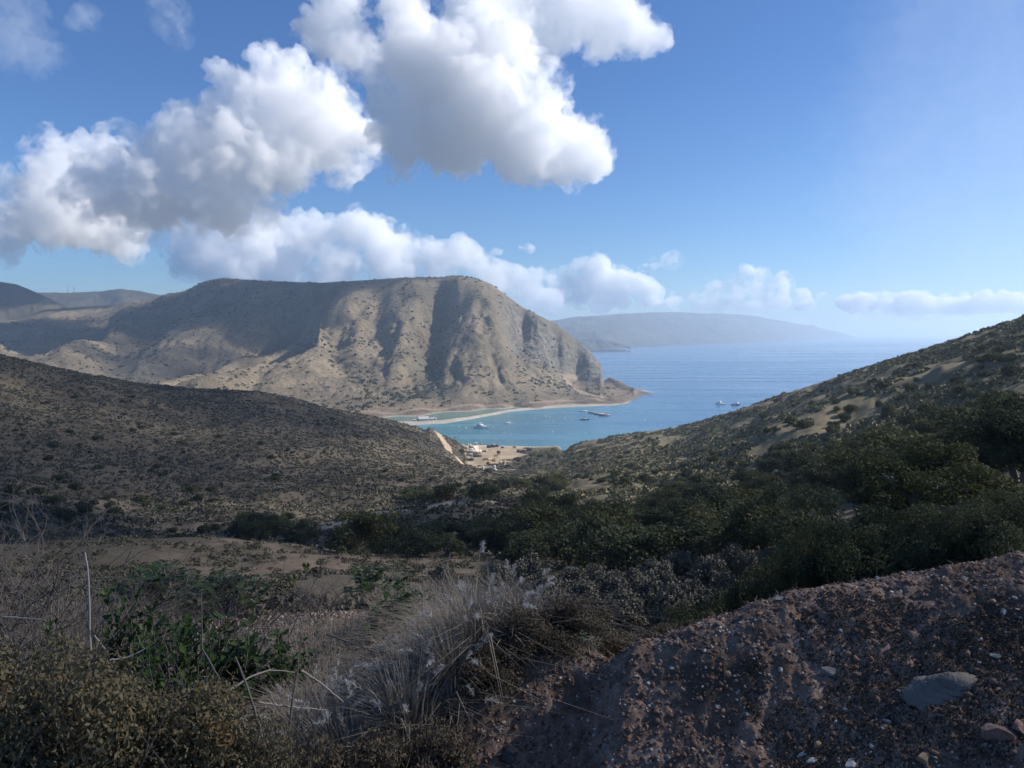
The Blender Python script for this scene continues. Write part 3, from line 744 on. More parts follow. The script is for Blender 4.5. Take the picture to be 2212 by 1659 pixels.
def oak(seed, h, wd, n, leaf, mat, lobes=9, name='oak'):
    """crown and trunk meshes; base at the origin"""
    rs = np.random.RandomState(seed); bl = []; ac = Acc()
    forks = rs.randint(2, 4)
    base = np.array([0, 0, -0.4])
    for f in range(forks):
        an = rs.uniform(0, 6.28); fk = np.array([math.cos(an) * wd * 0.10, math.sin(an) * wd * 0.10, h * rs.uniform(0.22, 0.34)])
        ac.add(*tube(bend(rs, base, fk, 5, 0.05), np.linspace(0.045, 0.032, 5) * h, 7))
        for q in range(lobes // forks + 1):
            a2 = an + rs.uniform(-1.5, 1.5); e = wd * rs.uniform(0.12, 0.40)
            top = np.array([math.cos(a2) * e, math.sin(a2) * e, h * rs.uniform(0.42, 0.86) * (1 - 0.35 * (e / (wd * 0.5)) ** 2)])
            ac.add(*tube(bend(rs, fk, top, 6, 0.07), np.linspace(0.028, 0.007, 6) * h, 5))
            rr = wd * rs.uniform(0.13, 0.22)
            bl.append((*top, rr, rr, rr * 0.78))
            for b2 in range(4):
                d = rs.normal(size=3) * np.array([1, 1, 0.6]); d /= np.linalg.norm(d)
                tip = top + d * rr * 1.0
                ac.add(*tube(bend(rs, top - (top - fk) * 0.15, tip, 4, 0.08), np.linspace(0.008, 0.002, 4) * h, 4))
                r2 = rr * rs.uniform(0.35, 0.62); bl.append((*(top + d * rr * 0.85), r2, r2, r2 * 0.8))
    for q in range(5):       # skirt of low branches
        an = rs.uniform(0, 6.28); e = wd * rs.uniform(0.25, 0.42); rr = wd * rs.uniform(0.10, 0.17)
        bl.append((math.cos(an) * e, math.sin(an) * e, h * rs.uniform(0.14, 0.3), rr, rr, rr * 0.8))
    V, Q = leaves(seed, bl, n, leaf)
    return mesh_np('crown', V, Q, mat), ac.mesh('trunk', M_BARK, True)

def shrub_mesh(seed, n, leaf, mat, flat=0.7):
    """a rounded bush one metre across, base at the origin"""
    rs = np.random.RandomState(seed); bl = []
    for q in range(rs.randint(6, 11)):
        an = rs.uniform(0, 6.28); e = rs.uniform(0.0, 0.34); rr = rs.uniform(0.14, 0.25)
        bl.append((math.cos(an) * e, math.sin(an) * e, rs.uniform(0.12, 0.5) * flat * (1.1 - e), rr, rr, rr * 0.85))
    V, Q = leaves(seed, bl, n, leaf, zmin=-0.03)
    ac = Acc(); ac.add(V, Q)
    for q in range(5):
        an = rs.uniform(0, 6.28); ac.add(*tube([(0, 0, -0.15), (math.cos(an) * .1, math.sin(an) * .1, 0.1), (math.cos(an) * .26, math.sin(an) * .26, 0.33 * flat)], (0.02, 0.014, 0.006), 4))
    return ac.mesh('shrub', mat)

OAKS_NEAR = [oak(50 + i, 1.0, 1.25, 30000, 0.017, (M_OAK, M_OAK2, M_OAK)[i], 11) for i in range(3)]
OAKS_MID = [oak(60 + i, 1.0, 1.35, 5200, 0.038, (M_OAK, M_OAK, M_OAK2, M_OAK, M_SHRUB)[i], 9) for i in range(5)]
SHRUBS = [shrub_mesh(80 + i, 1500, 0.052, (M_SHRUB, M_OAK, M_SHRUB, M_OAK2, M_SHRUB)[i], (0.75, 0.65, 0.9, 0.7, 0.6)[i]) for i in range(5)]
PR = random.Random(12)

def place_oak(p, size, protos, label, group=None, sz=None, name='oak_tree'):
    cm, tm = protos[PR.randrange(len(protos))]
    root = link(name, None, loc=p, label=label, cat='tree', group=group)
    root.rotation_euler = (0, 0, PR.uniform(0, 6.28)); s = size
    root.scale = (s * PR.uniform(.9, 1.1), s * PR.uniform(.9, 1.1), (sz or s) * PR.uniform(.9, 1.05))
    link('crown', cm, root); link('trunk', tm, root)
    return root

def place_shrub(p, size, label, group, flat=1.0, protos=None):
    o = link('shrub', (protos or SHRUBS)[PR.randrange(len(protos or SHRUBS))], loc=p, label=label, cat='shrub', group=group)
    o.rotation_euler = (0, 0, PR.uniform(0, 6.28)); o.scale = (size, size * PR.uniform(.8, 1.2), size * flat * PR.uniform(.8, 1.15))
    return o

def inside(px, py, poly):
    c = False; j = len(poly) - 1
    for i in range(len(poly)):
        (xi, yi), (xj, yj) = poly[i], poly[j]
        if (yi > py) != (yj > py) and px < (xj - xi) * (py - yi) / (yj - yi) + xi: c = not c
        j = i
    return c

TAKEN = []
def scatter(poly, n, smin, smax, fn, rmin=40, gap=0.5, tries=60):
    xs = [q[0] for q in poly]; ys = [q[1] for q in poly]; got = 0
    for _ in range(n * tries):
        if got >= n: break
        px, py = PR.uniform(min(xs), max(xs)), PR.uniform(min(ys), max(ys))
        if not inside(px, py, poly): continue
        p = GF.hit(px, py, rmin)
        if p is None or p.xy.length > 600: continue
        s = smin + (smax - smin) * PR.random() ** 1.6
        if any((p.x - q[0]) ** 2 + (p.y - q[1]) ** 2 < (gap * (s + q[2]) * 0.5) ** 2 for q in TAKEN): continue
        TAKEN.append((p.x, p.y, s)); fn(p, s); got += 1

# the big scrub oaks on the right behind the roadside bank: (px, py of the foot, distance, width in metres, height)
for (px, py, r, wd, ht, lb, pr) in (
        (1800, 1345, 24, 4.9, 3.6, 'large grey green scrub oak just behind the bank, its pale limbs showing', 0),
        (2020, 1240, 33, 6.6, 4.0, 'largest dark scrub oak, right of the pale limbed oak behind the bank', 1),
        (2200, 1200, 24, 3.2, 1.6, 'yellow green low oak at the right edge above the bank', 1),
        (2210, 1150, 42, 7.0, 4.2, 'tall dark oak at the right edge behind the yellow green low oak', 0),
        (1920, 1180, 46, 6.2, 4.0, 'dark oak with a tall round top behind the two largest oaks', 2),
        (1700, 1180, 44, 4.8, 3.6, 'round dark oak left of the pale limbed large oak', 2),
        (1545, 1345, 15.5, 2.15, 1.55, 'very dark dense bush oak at the left end of the bank oaks', 2)):
    th, s = ray(px, py); x, y = r * math.sin(th), r * math.cos(th)
    z = float(GF.z(np.array([x]), np.array([y]))[0])
    zz = max(z, H - float(s) * r - 0.6) if r < 30 else z
    o = place_oak((x, y, min(z, zz)), wd / 1.25, [OAKS_NEAR[pr]], lb, sz=ht)
    TAKEN.append((x, y, wd))
for (px, r, wd, hpy, lb) in ((1655, 14, 1.9, 1215, 'low dark oak scrub at the left foot of the pale limbed oak'), (1745, 15, 2.2, 1165, 'dark oak scrub straight below the pale limbed oak'), (1840, 14, 2.0, 1150, 'dark oak scrub on the crest below the largest oak'), (1935, 15, 2.3, 1130, 'dense oak scrub below the gap between the largest oaks'),
                             (2030, 14, 2.2, 1120, 'dense oak scrub behind the highest part of the crest'), (2125, 15, 2.3, 1110, 'yellowish oak scrub near the right edge above the crest'), (2225, 14, 2.2, 1100, 'yellowish oak scrub cut by the right edge')):
    th = math.atan((px - CX) / F); x, y = r * math.sin(th), r * math.cos(th); z = float(GF.z(np.array([x]), np.array([y]))[0])
    hh = H - float(ray(px, hpy)[1]) * r - z
    place_oak((x, y, z), wd / 1.25, [OAKS_NEAR[PR.randrange(3)]], lb, sz=max(hh, .8) * 1.1); TAKEN.append((x, y, wd))
o = place_shrub(at(1640, 1330, 17), 1.3, 'small dark bush between the dark bush oak and the bank', 'bushes behind the bank', 1.0)

def tree_fn(label, group, protos=None):
    return lambda p, s: place_oak(p, s / 1.35, protos or OAKS_MID, label, group, sz=s * PR.uniform(.5, .72), name='scrub_oak')
def shrub_fn(label, group, flat=0.85):
    return lambda p, s: place_shrub(p, s, label, group, flat)

scatter([(1200, 1160), (1450, 1130), (1650, 1110), (1680, 1200), (1450, 1238), (1250, 1238), (1080, 1228), (1000, 1190)], 34, 5.0, 8.0, tree_fn('rounded dark scrub oak in the near rows of the valley thicket', 'scrub oaks in the near rows of the valley thicket'))
scatter([(700, 1188), (960, 1158), (1100, 1145), (1190, 1165), (1000, 1205), (760, 1200)], 24, 3.0, 5.0, tree_fn('dark scrub oak in the thicket just below the pale grass strip', 'scrub oaks below the pale grass strip'))
scatter([(1150, 1100), (1330, 1075), (1460, 1075), (1650, 1060), (1650, 1110), (1450, 1130), (1200, 1158)], 22, 4.5, 7.0, tree_fn('dark scrub oak in the far rows of the valley thicket', 'scrub oaks in the far rows of the valley thicket'), gap=.45)
scatter([(860, 1085), (1000, 1058), (1190, 1050), (1240, 1070), (1000, 1085), (900, 1095)], 16, 5, 8, tree_fn('dark scrub oak in the row behind the pale grass strip', 'scrub oaks behind the pale grass strip'))
scatter([(1560, 1050), (1750, 1000), (1900, 960), (2212, 920), (2212, 1060), (1900, 1080), (1650, 1090)], 40, 5, 8, tree_fn('dark oak at the shaded foot of the right hill', 'oaks at the foot of the right hill'))
scatter([(470, 1150), (560, 1120), (690, 1150), (670, 1180), (520, 1180)], 13, 4, 6.5, tree_fn('dark creekside oak at the foot of the left hill', 'creekside oaks below the left hill'), rmin=80)
scatter([(330, 1150), (470, 1140), (480, 1175), (340, 1180)], 5, 3, 5, shrub_fn('dark creekside bush at the foot of the left hill', 'creekside bushes below the left hill'), rmin=80)
scatter([(1600, 990), (1750, 920), (1900, 860), (2212, 800), (2212, 940), (1900, 960), (1700, 1010)], 44, 3, 6.5, shrub_fn('dark bush in the shade low on the right hill', 'shaded bushes on the right hill'), gap=.6)
scatter([(1900, 850), (2050, 780), (2212, 725), (2212, 800), (2000, 840)], 18, 2.5, 5, shrub_fn('dark bush in the shaded hollow high on the right hill', 'bushes in the shaded hollow of the right hill'), gap=.6)
scatter([(1500, 1010), (1600, 990), (1700, 1010), (1560, 1050), (1450, 1060)], 10, 4, 6, shrub_fn('big dark bush where sunlit slope meets valley thicket', 'bushes between sunlit slope and thicket'))
scatter([(1190, 985), (1330, 950), (1470, 930), (1540, 925), (1480, 985), (1330, 1010), (1190, 1010)], 40, 2.0, 4.2, shrub_fn('round green bush on the sunlit spur above the cove', 'bushes on the sunlit spur above the cove'), gap=.8)
scatter([(1190, 1010), (1330, 1010), (1480, 985), (1600, 960), (1560, 1005), (1450, 1045), (1200, 1045)], 42, 2.2, 4.8, shrub_fn('green bush on the sunlit lower slope right of the yard', 'bushes on the sunlit lower slope'), gap=.8)
scatter([(1540, 920), (1650, 875), (1760, 848), (1900, 812), (2050, 760), (2050, 780), (1900, 850), (1700, 930), (1600, 965)], 44, 2.0, 4.4, shrub_fn('green bush on the sunlit upper strip of the right hill', 'bushes on the sunlit upper strip of the right hill'), gap=.8)
scatter([(1075, 1005), (1130, 985), (1190, 980), (1200, 1000), (1130, 1015), (1080, 1015)], 20, 3, 5, shrub_fn('green bush crowding the right edge of the yard', 'bushes at the right edge of the yard'), gap=.5)
scatter([(1040, 1035), (1200, 1035), (1200, 1050), (1000, 1055), (940, 1060)], 14, 2.5, 4.5, shrub_fn('dark bush on the dry rise below the yard', 'bushes on the dry rise below the yard'))
scatter([(0, 800), (300, 850), (560, 868), (700, 900), (560, 930), (300, 910), (0, 880)], 26, 2, 3.8, shrub_fn('low green bush near the crest of the left hill', 'bushes near the left hill crest', 0.6), rmin=150, gap=1)
scatter([(0, 880), (300, 910), (560, 930), (560, 1060), (300, 1080), (0, 1060)], 34, 2.5, 5.0, shrub_fn('dark bush scattered on the shaded face of the left hill', 'bushes on the shaded left hill', 0.7), rmin=120, gap=1)
scatter([(700, 900), (800, 925), (930, 960), (1000, 1015), (960, 1045), (700, 1060), (560, 1060), (560, 930)], 38, 2.4, 4.6, shrub_fn('dark bush on the flank of the left hill towards the yard', 'bushes on the left hill flank', 0.7), rmin=120, gap=.9)
scatter([(0, 1060), (300, 1080), (560, 1060), (640, 1080), (560, 1120), (300, 1135), (0, 1120)], 20, 2.5, 5, shrub_fn('dark bush near the bottom of the left hill', 'bushes at the left hill bottom', 0.8), rmin=100, gap=.9)

# ------------------------------------------------------------------ low scrub, too many to count
def tufts(name, pts, size, k, leaf, mat, seed, flat=0.55):
    rs = np.random.RandomState(seed); n = len(pts)
    d = rs.normal(size=(n, k, 3)); d /= np.linalg.norm(d, axis=2)[..., None]; d[..., 2] = np.abs(d[..., 2]) * flat
    C = pts[:, None] + d * (size * 0.5)[:, None, None] * rs.uniform(0.5, 1.0, (n, k, 1))
    nr = d + rs.normal(size=d.shape) * 0.5; nr /= np.linalg.norm(nr, axis=2)[..., None]
    t_ = np.cross(nr, rs.normal(size=d.shape)); t_ /= np.linalg.norm(t_, axis=2)[..., None]; b_ = np.cross(nr, t_)
    s = (size[:, None] * leaf * rs.uniform(0.6, 1.3, (n, k)))[..., None]
    V = np.stack([C - t_ * s, C + b_ * s, C + t_ * s - b_ * s * 0.3], 2).reshape(-1, 3)
    var = np.repeat(rs.uniform(0, 1, n), k * 3)
    return mesh_np(name, V, None, mat, T=np.arange(len(V)).reshape(-1, 3), attrs={'var': var})

def scrub_mat(name, stops):
    t = NT(name); c = t.ramp(t.attr('var'), stops); return t.base(c, 0.9, 0.1)
M_SAGE = scrub_mat('sage_scrub', [(0.0, (0.08, 0.071, 0.055)), (0.3, (0.12, 0.106, 0.082)), (0.55, (0.155, 0.138, 0.105)), (0.78, (0.088, 0.09, 0.052)), (1.0, (0.052, 0.060, 0.032))])
M_GRNSCR = scrub_mat('green_scrub', [(0.0, (0.088, 0.092, 0.044)), (0.35, (0.15, 0.15, 0.075)), (0.6, (0.20, 0.18, 0.10)), (0.88, (0.26, 0.215, 0.135)), (1.0, (0.06, 0.072, 0.034))])
M_DARKSCR = scrub_mat('hill_brush', [(0.0, (0.040, 0.046, 0.026)), (0.6, (0.075, 0.078, 0.045)), (1.0, (0.11, 0.10, 0.06))])

def sample_field(fld, n, rmin, rmax, px0, px1, seed, keep=None, power=1.0):
    rs = np.random.RandomState(seed)
    th = np.arctan(np.tan(rs.uniform(math.atan((px0 - CX) / F), math.atan((px1 - CX) / F), n)))
    r = np.sqrt(rs.uniform(rmin ** power, rmax ** power, n) ** (2 / power))
    x, y = r * np.sin(th), r * np.cos(th)
    z = fld.z(x, y)
    ok = np.ones(n, bool)
    if keep is not None: ok = keep(x, y, z, r, CX + F * np.tan(th))
    return np.stack([x, y, z], 1)[ok], rs
def fldval(fld, A, x, y):
    th = np.arctan2(x, y); r = np.hypot(x, y)
    i = np.clip(np.round(np.interp(th, fld.TH, np.arange(len(fld.TH)))).astype(int), 0, len(fld.TH) - 1); j = np.clip(np.round(np.interp(r, fld.R, np.arange(len(fld.R)))).astype(int), 0, len(fld.R) - 1)
    return A[i, j]
ROADA, BAREA = road, np.maximum(np.maximum(bare, shore), pale)
def kl(x, y, z, r, px):
    return (fldval(GF, ROADA, x, y) < 0.15) & (np.random.RandomState(1).uniform(size=len(x)) > 0.9 * fldval(GF, BAREA, x, y)) & (px < 1150 + (r < 130) * 500) & (fbm(x / 14, y / 14, octaves=3) + 0.5 * fbm(x / 60, y / 60, octaves=2) > -0.8)
pts, rs = sample_field(GF, 92000, 70, 600, -60, 1700, 3, kl, 1.5)
link('sage_scrub', tufts('sage_scrub', pts, rs.uniform(0.6, 1.9, len(pts)), 14, 0.2, M_SAGE, 4), kind='stuff')
def kr(x, y, z, r, px):
    return (fldval(GF, ROADA, x, y) < 0.15) & (np.random.RandomState(2).uniform(size=len(x)) > 0.8 * fldval(GF, BAREA, x, y)) & (px > 1150) & (z > 2.5) & (fbm(x / 16 + 7, y / 30, octaves=3) + 0.6 * fbm(x / 70, y / 70, octaves=2) > -0.34)
pts, rs = sample_field(GF, 42000, 70, 600, 1100, 2280, 5, kr, 1.4)
link('green_scrub', tufts('green_scrub', pts, rs.uniform(0.7, 2.4, len(pts)), 15, 0.24, M_GRNSCR, 6, 0.6), kind='stuff')
GULA = gul
def kp(x, y, z, r, px):
    u = np.random.RandomState(3).uniform(size=len(x)); g = fldval(PF, GULA, x, y)
    return (z > 5) & (fldval(PF, trk, x, y) < 0.1) & (u < 0.16 + 0.8 * sstep(0.05, 0.55, fbm(x / 90, y / 130, octaves=4)) + 0.8 * g + 0.25 * (r > 1250) * (px < 620)) & (u > -1)
pts, rs = sample_field(PF, 22000, 800, 2100, -40, 1330, 7, kp)
link('hill_brush', tufts('hill_brush', pts, 1.8 + 6.5 * rs.uniform(0, 1, len(pts)) ** 2.4, 16, 0.2, M_DARKSCR, 8, 0.7), kind='stuff')
# ------------------------------------------------------------------ small solid shapes
def box(ac, c, s, rz=0.0, taper=0.0):
    x, y, z = [v * 0.5 for v in s]; k = 1 - taper
    V = np.array([(-x, -y, -z), (x, -y, -z), (x, y, -z), (-x, y, -z), (-x * k, -y * k, z), (x * k, -y * k, z), (x * k, y * k, z), (-x * k, y * k, z)])
    cs, sn = math.cos(rz), math.sin(rz)
    V = np.stack([V[:, 0] * cs - V[:, 1] * sn, V[:, 0] * sn + V[:, 1] * cs, V[:, 2]], 1) + np.array(c)
    ac.add(V, [(3, 2, 1, 0), (4, 5, 6, 7), (0, 1, 5, 4), (1, 2, 6, 5), (2, 3, 7, 6), (3, 0, 4, 7)])
def gable(ac, c, s, over=0.25):
    """a pitched roof slab pair, ridge along x, base at c"""
    L, W, h = s[0] * .5 + over, s[1] * .5 + over, s[2]
    th = 0.12
    V = [(-L, -W, 0), (L, -W, 0), (L, 0, h), (-L, 0, h), (-L, W, 0), (L, W, 0)]
    V = V + [(a, b, z + th) for (a, b, z) in V]
    ac.add(np.array(V) + np.array(c), [(0, 1, 2, 3), (3, 2, 5, 4), (6, 9, 8, 7), (9, 10, 11, 8), (0, 6, 7, 1), (4, 5, 11, 10)], [])
    ac.add(np.array([(-L, -W, 0), (-L, 0, h), (-L, W, 0), (-L, W, th), (-L, 0, h + th), (-L, -W, th)]) + np.array(c), [(0, 1, 4, 5), (1, 2, 3, 4)])
    ac.add(np.array([(L, -W, 0), (L, 0, h), (L, W, 0), (L, W, th), (L, 0, h + th), (L, -W, th)]) + np.array(c), [(5, 4, 1, 0), (4, 3, 2, 1)])
def gable_wall(ac, c, s, rise):
    L, W, hh = s[0] * .5, s[1] * .5, s[2]
    V = np.array([(-L, -W, 0), (L, -W, 0), (L, W, 0), (-L, W, 0), (-L, -W, hh), (L, -W, hh), (L, W, hh), (-L, W, hh), (-L, 0, hh + rise), (L, 0, hh + rise)]) + np.array(c)
    ac.add(V, [(0, 1, 5, 4), (2, 3, 7, 6)], [])
    ac.add(V[[1, 2, 6, 9, 5]], [(0, 1, 2, 4)], [(4, 2, 3)]); ac.add(V[[3, 0, 4, 8, 7]], [(0, 1, 2, 4)], [(4, 2, 3)])
def cyl(ac, a, b, r, sides=12, r2=None):
    V, Q = tube([a, b], [r, r if r2 is None else r2], sides); n = len(V)
    ac.add(V, Q, [])
    for base in (0, sides):
        c = V[base:base + sides].mean(0)
        ac.add(np.concatenate([V[base:base + sides], c[None]]), None, [(i, (i + 1) % sides, sides) for i in range(sides)])
def ball(ac, c, r, sq=1.0):
    iv, it = ico(); ac.add(iv * np.array([r, r, r * sq]) + np.array(c), None, it)
def part(name, fn, mat, parent, smooth=False, label=None, loc=None):
    ac = Acc(); fn(ac)
    return link(name, ac.mesh(name, mat, smooth), parent, loc=loc, label=label)
def thing(name, label, cat, loc, rz=0.0, group=None):
    o = link(name, None, loc=loc, label=label, cat=cat, group=group); o.rotation_euler = (0, 0, rz); return o

WHITE = plain('white_paint', (0.78, 0.77, 0.74), 0.4); CREAM = plain('cream_roof', (0.72, 0.62, 0.47), 0.7); PINK = plain('pale_terracotta_roof', (0.60, 0.47, 0.36), 0.8)
GREENP = plain('faded_green_paint', (0.15, 0.19, 0.14), 0.6); DARKG = plain('dark_green_paint', (0.035, 0.05, 0.05), 0.5); GREY = plain('grey_paint', (0.30, 0.30, 0.30), 0.6)
DGREY = plain('dark_steel', (0.06, 0.06, 0.065), 0.5); BLUE = plain('blue_paint', (0.12, 0.27, 0.48), 0.4); YEL = plain('machine_yellow', (0.62, 0.36, 0.05), 0.45)
RUST = plain('rusty_brown', (0.20, 0.10, 0.06), 0.8); RUBBER = plain('black_rubber', (0.02, 0.02, 0.02), 0.8); GLASS = plain('dark_glass', (0.03, 0.04, 0.05), 0.1)
WOOD = plain('weathered_wood', (0.26, 0.19, 0.13), 0.85, var=0.3); TAN = plain('tan_hull', (0.55, 0.38, 0.22), 0.6); MAG = plain('magenta_plastic', (0.5, 0.08, 0.25), 0.5)
CANVAS = plain('tent_canvas', (0.36, 0.36, 0.35), 0.7); NAVY = plain('navy_hull', (0.03, 0.04, 0.08), 0.35); ALU = plain('aluminium', (0.5, 0.52, 0.53), 0.35, 0.6); STONE = plain('sea_rock', (0.09, 0.08, 0.07), 0.9, var=0.5)
SOLAR = plain('roof_panel', (0.33, 0.24, 0.19), 0.6)

def z2(zx, zy): return (1750 + zx / 4.9156) * .54861, (1680 + zy / 4.915) * .54861
def z1(zx, zy): return (1500 + zx / 2.0109) * .54861, (1450 + zy / 2.0109) * .54861
def yard_at(zx, zy):
    px, py = z2(zx, zy); p = GF.hit(px, py, 300); return p
def mpx(zw, r=540): return zw / 4.9156 * .54861 / F * r

# ---- yard buildings
def container(zx, zy, L, W, hh, mat, label, rz=0.0, doors=True, top=None):
    o = thing('shipping_container', label, 'container', yard_at(zx, zy), rz)
    def body(ac):
        box(ac, (0, 0, hh / 2 + .08), (L, W, hh))
        for i in range(int(L / 0.5)): box(ac, (-L / 2 + .3 + i * .5, -W / 2 - .03, hh / 2 + .08), (.22, .05, hh - .25))
    part('body', body, mat, o)
    part('corner_post', lambda ac: [box(ac, (sx * (L / 2), sy * (W / 2), hh / 2 + .09), (.18, .18, hh + .12)) for sx in (-1, 1) for sy in (-1, 1)], DGREY, o)
    if doors: part('door', lambda ac: [box(ac, (L / 2 + .05, sy * W * .25, hh / 2 + .08), (.06, W * .47, hh - .2)) for sy in (-1, 1)], mat, o)
    if top: part('roof', lambda ac: box(ac, (0, 0, hh + .22), (L + .5, W + .5, .14)), top, o)
    return o
container(860, 408, mpx(85), 2.3, 1.95, DARKG, 'dark green shipping container, leftmost of the row by the shore', 0.05)
container(940, 400, mpx(88), 2.3, 2.0, DARKG, 'dark shipping container with a pale roof between two others by the shore', 0.1, top=GREY)
container(1018, 394, mpx(64), 2.3, 1.75, DGREY, 'dark grey shipping container, rightmost of the row by the shore', -0.1)
container(1440, 496, mpx(80), 2.3, 1.9, DARKG, 'dark green container left of the brown roofed shed', 0.15)
container(1620, 465, mpx(115), 2.4, 2.0, DARKG, 'dark container under a rusty roof at the right edge of the yard', -0.05, top=RUST)
container(640, 580, mpx(165), 2.4, 1.9, GREENP, 'long faded green container at the front of the yard', 0.0)
container(490, 560, mpx(120), 2.3, 1.5, GREY, 'low grey container left of the long faded green one', 0.02)

o = thing('long_shed', 'long low shed with a pale terracotta panelled roof', 'shed', yard_at(570, 520), 0.0)
L = mpx(300)
part('wall', lambda ac: box(ac, (0, 0, .9), (L, 4.5, 1.8)), plain('shed_wall', (0.40, 0.28, 0.2), .8), o)
rf = part('roof', lambda ac: box(ac, (0, 0, 1.95), (L + .5, 5.2, .14)), PINK, o); rf.rotation_euler = (0.16, 0, 0)
part('roof_panel', lambda ac: [box(ac, (-L / 2 + L * q, 0, 2.05), (.25, 5.1, .06)) for q in (.12, .36, .63, .88)], SOLAR, rf)
part('door', lambda ac: box(ac, (L * .2, -2.27, .8), (1.0, .06, 1.6)), WOOD, o)
o = thing('bagged_load', 'white wrapped load lying on the left end of the terracotta roof', 'load', yard_at(460, 520) + Vector((-0.3, 0.2, 1.85)))
part('bag', lambda ac: [ball(ac, (q * .9 - .5, 0, .35), .5, .7) for q in range(2)], WHITE, o)

o = thing('gabled_shed', 'cream roofed gabled shed in the middle of the yard', 'shed', yard_at(590, 440), 0.9)
part('wall', lambda ac: gable_wall(ac, (0, 0, 0), (4.6, 3.6, 1.5), .9), WHITE, o)
part('roof', lambda ac: gable(ac, (0, 0, 1.5), (4.6, 3.6, .95)), CREAM, o)
part('door', lambda ac: box(ac, (2.33, 0, .7), (.05, 1.0, 1.4)), DGREY, o)
part('window', lambda ac: box(ac, (.6, -1.82, .95), (.8, .05, .5)), GLASS, o)
o = thing('storage_box', 'pale grey flat roofed storage box left of the cream gabled shed', 'shed', yard_at(520, 470), 0.1)
part('wall', lambda ac: box(ac, (0, 0, .75), (3.0, 2.4, 1.5)), GREY, o); part('roof', lambda ac: box(ac, (0, 0, 1.56), (3.2, 2.6, .1)), WHITE, o)
o = thing('flat_shed', 'low pale shed in front of the cream gabled shed', 'shed', yard_at(625, 478), 0.0)
part('wall', lambda ac: box(ac, (0, 0, .5), (4.4, 2.2, 1.0)), GREY, o); part('roof', lambda ac: box(ac, (0, 0, 1.06), (4.7, 2.5, .1)), plain('pale_roof', (.6, .56, .5), .7), o)
o = thing('white_hut', 'small hut with a white overhanging roof near the shore', 'hut', yard_at(605, 348), 0.0)
part('wall', lambda ac: box(ac, (0, 0, .75), (1.9, 1.7, 1.5)), GREY, o); part('roof', lambda ac: box(ac, (0, 0, 1.6), (2.6, 2.5, .14), 0, .1), WHITE, o); part('door', lambda ac: box(ac, (.3, -.87, .6), (.6, .05, 1.2)), DGREY, o)
o = thing('water_tank', 'white domed water tank on a dark stand by the left pole', 'tank', yard_at(498, 410), 0.0)
part('stand', lambda ac: [box(ac, (sx * .6, sy * .6, .8), (.16, .16, 1.6)) for sx in (-1, 1) for sy in (-1, 1)] + [box(ac, (0, 0, 1.6), (1.6, 1.6, .14)), box(ac, (0, 0, .7), (1.25, 1.25, 1.1))], DGREY, o)
part('tank_body', lambda ac: [cyl(ac, (0, 0, 1.68), (0, 0, 2.7), .75), ball(ac, (0, 0, 2.7), .75, .4)], WHITE, o, True)
o = thing('yellow_van', 'pale yellow van parked beside the white water tank', 'van', yard_at(450, 365), 0.0)
YV = plain('pale_yellow', (.75, .66, .22), .4)
part('body', lambda ac: [box(ac, (0, 0, .95), (1.9, 1.1, 1.0), 0, .05), box(ac, (.1, 0, 1.6), (1.5, 1.0, .35), 0, .12)], YV, o)
part('windscreen', lambda ac: box(ac, (.3, -.54, 1.35), (.9, .06, .3)), GLASS, o)
for sx in (-1, 1):
    for sy in (-1, 1): part('wheel', lambda ac: cyl(ac, (sx * .6, sy * .58, .32), (sx * .6, sy * .42, .32), .32), RUBBER, o)
o = thing('shed', 'shed with a reddish brown roof between the two dark containers on the right', 'shed', yard_at(1535, 488), 0.1)
part('wall', lambda ac: gable_wall(ac, (0, 0, 0), (3.6, 2.6, 1.4), .7), plain('weather_board', (.16, .18, .19), .7), o)
part('roof', lambda ac: gable(ac, (0, 0, 1.4), (3.6, 2.6, .7)), plain('reddish_roof', (.30, .16, .12), .8), o)
part('door', lambda ac: box(ac, (-.6, -1.33, .65), (.9, .05, 1.3)), BLUE, o)
part('ladder', lambda ac: [box(ac, (.9 + q * .3, -1.5, .8), (.07, .07, 1.6)) for q in range(2)] + [box(ac, (1.05, -1.5, .3 + .3 * k), (.3, .05, .05)) for k in range(4)], WHITE, o)

# ---- poles
def pole(zx, zy, hgt, label, arm=False):
    o = thing('utility_pole', label, 'pole', yard_at(zx, zy))
    part('post', lambda ac: cyl(ac, (0, 0, -.3), (0, 0, hgt), .14, 8, .09), WOOD, o)
    if arm: part('lamp_head', lambda ac: [box(ac, (-.15, 0, hgt), (.7, .35, .25), 0, .2), cyl(ac, (.1, 0, hgt - .3), (-.1, 0, hgt - .05), .06)], WHITE, o)
    else: part('cross_arm', lambda ac: [box(ac, (0, 0, hgt - .5), (1.8, .12, .14))] + [cyl(ac, (q, 0, hgt - .43), (q, 0, hgt - .2), .05, 6) for q in (-.8, 0, .8)], WOOD, o)
pole(285, 250, 7.0, 'tall lamp pole with a white head standing against the bay', True)
pole(410, 490, 5.4, 'wooden pole with a cross arm beside the round green tree')
pole(430, 330, 3.2, 'short wooden pole with a cross arm at the left shore')
o = thing('marker_post', 'thin pale post in front of the yellow machines', 'post', yard_at(1060, 800)); part('post', lambda ac: box(ac, (0, 0, 1.0), (.18, .18, 2.2)), CREAM, o); part('cap', lambda ac: box(ac, (0, 0, 2.15), (.3, .3, .1)), WHITE, o)

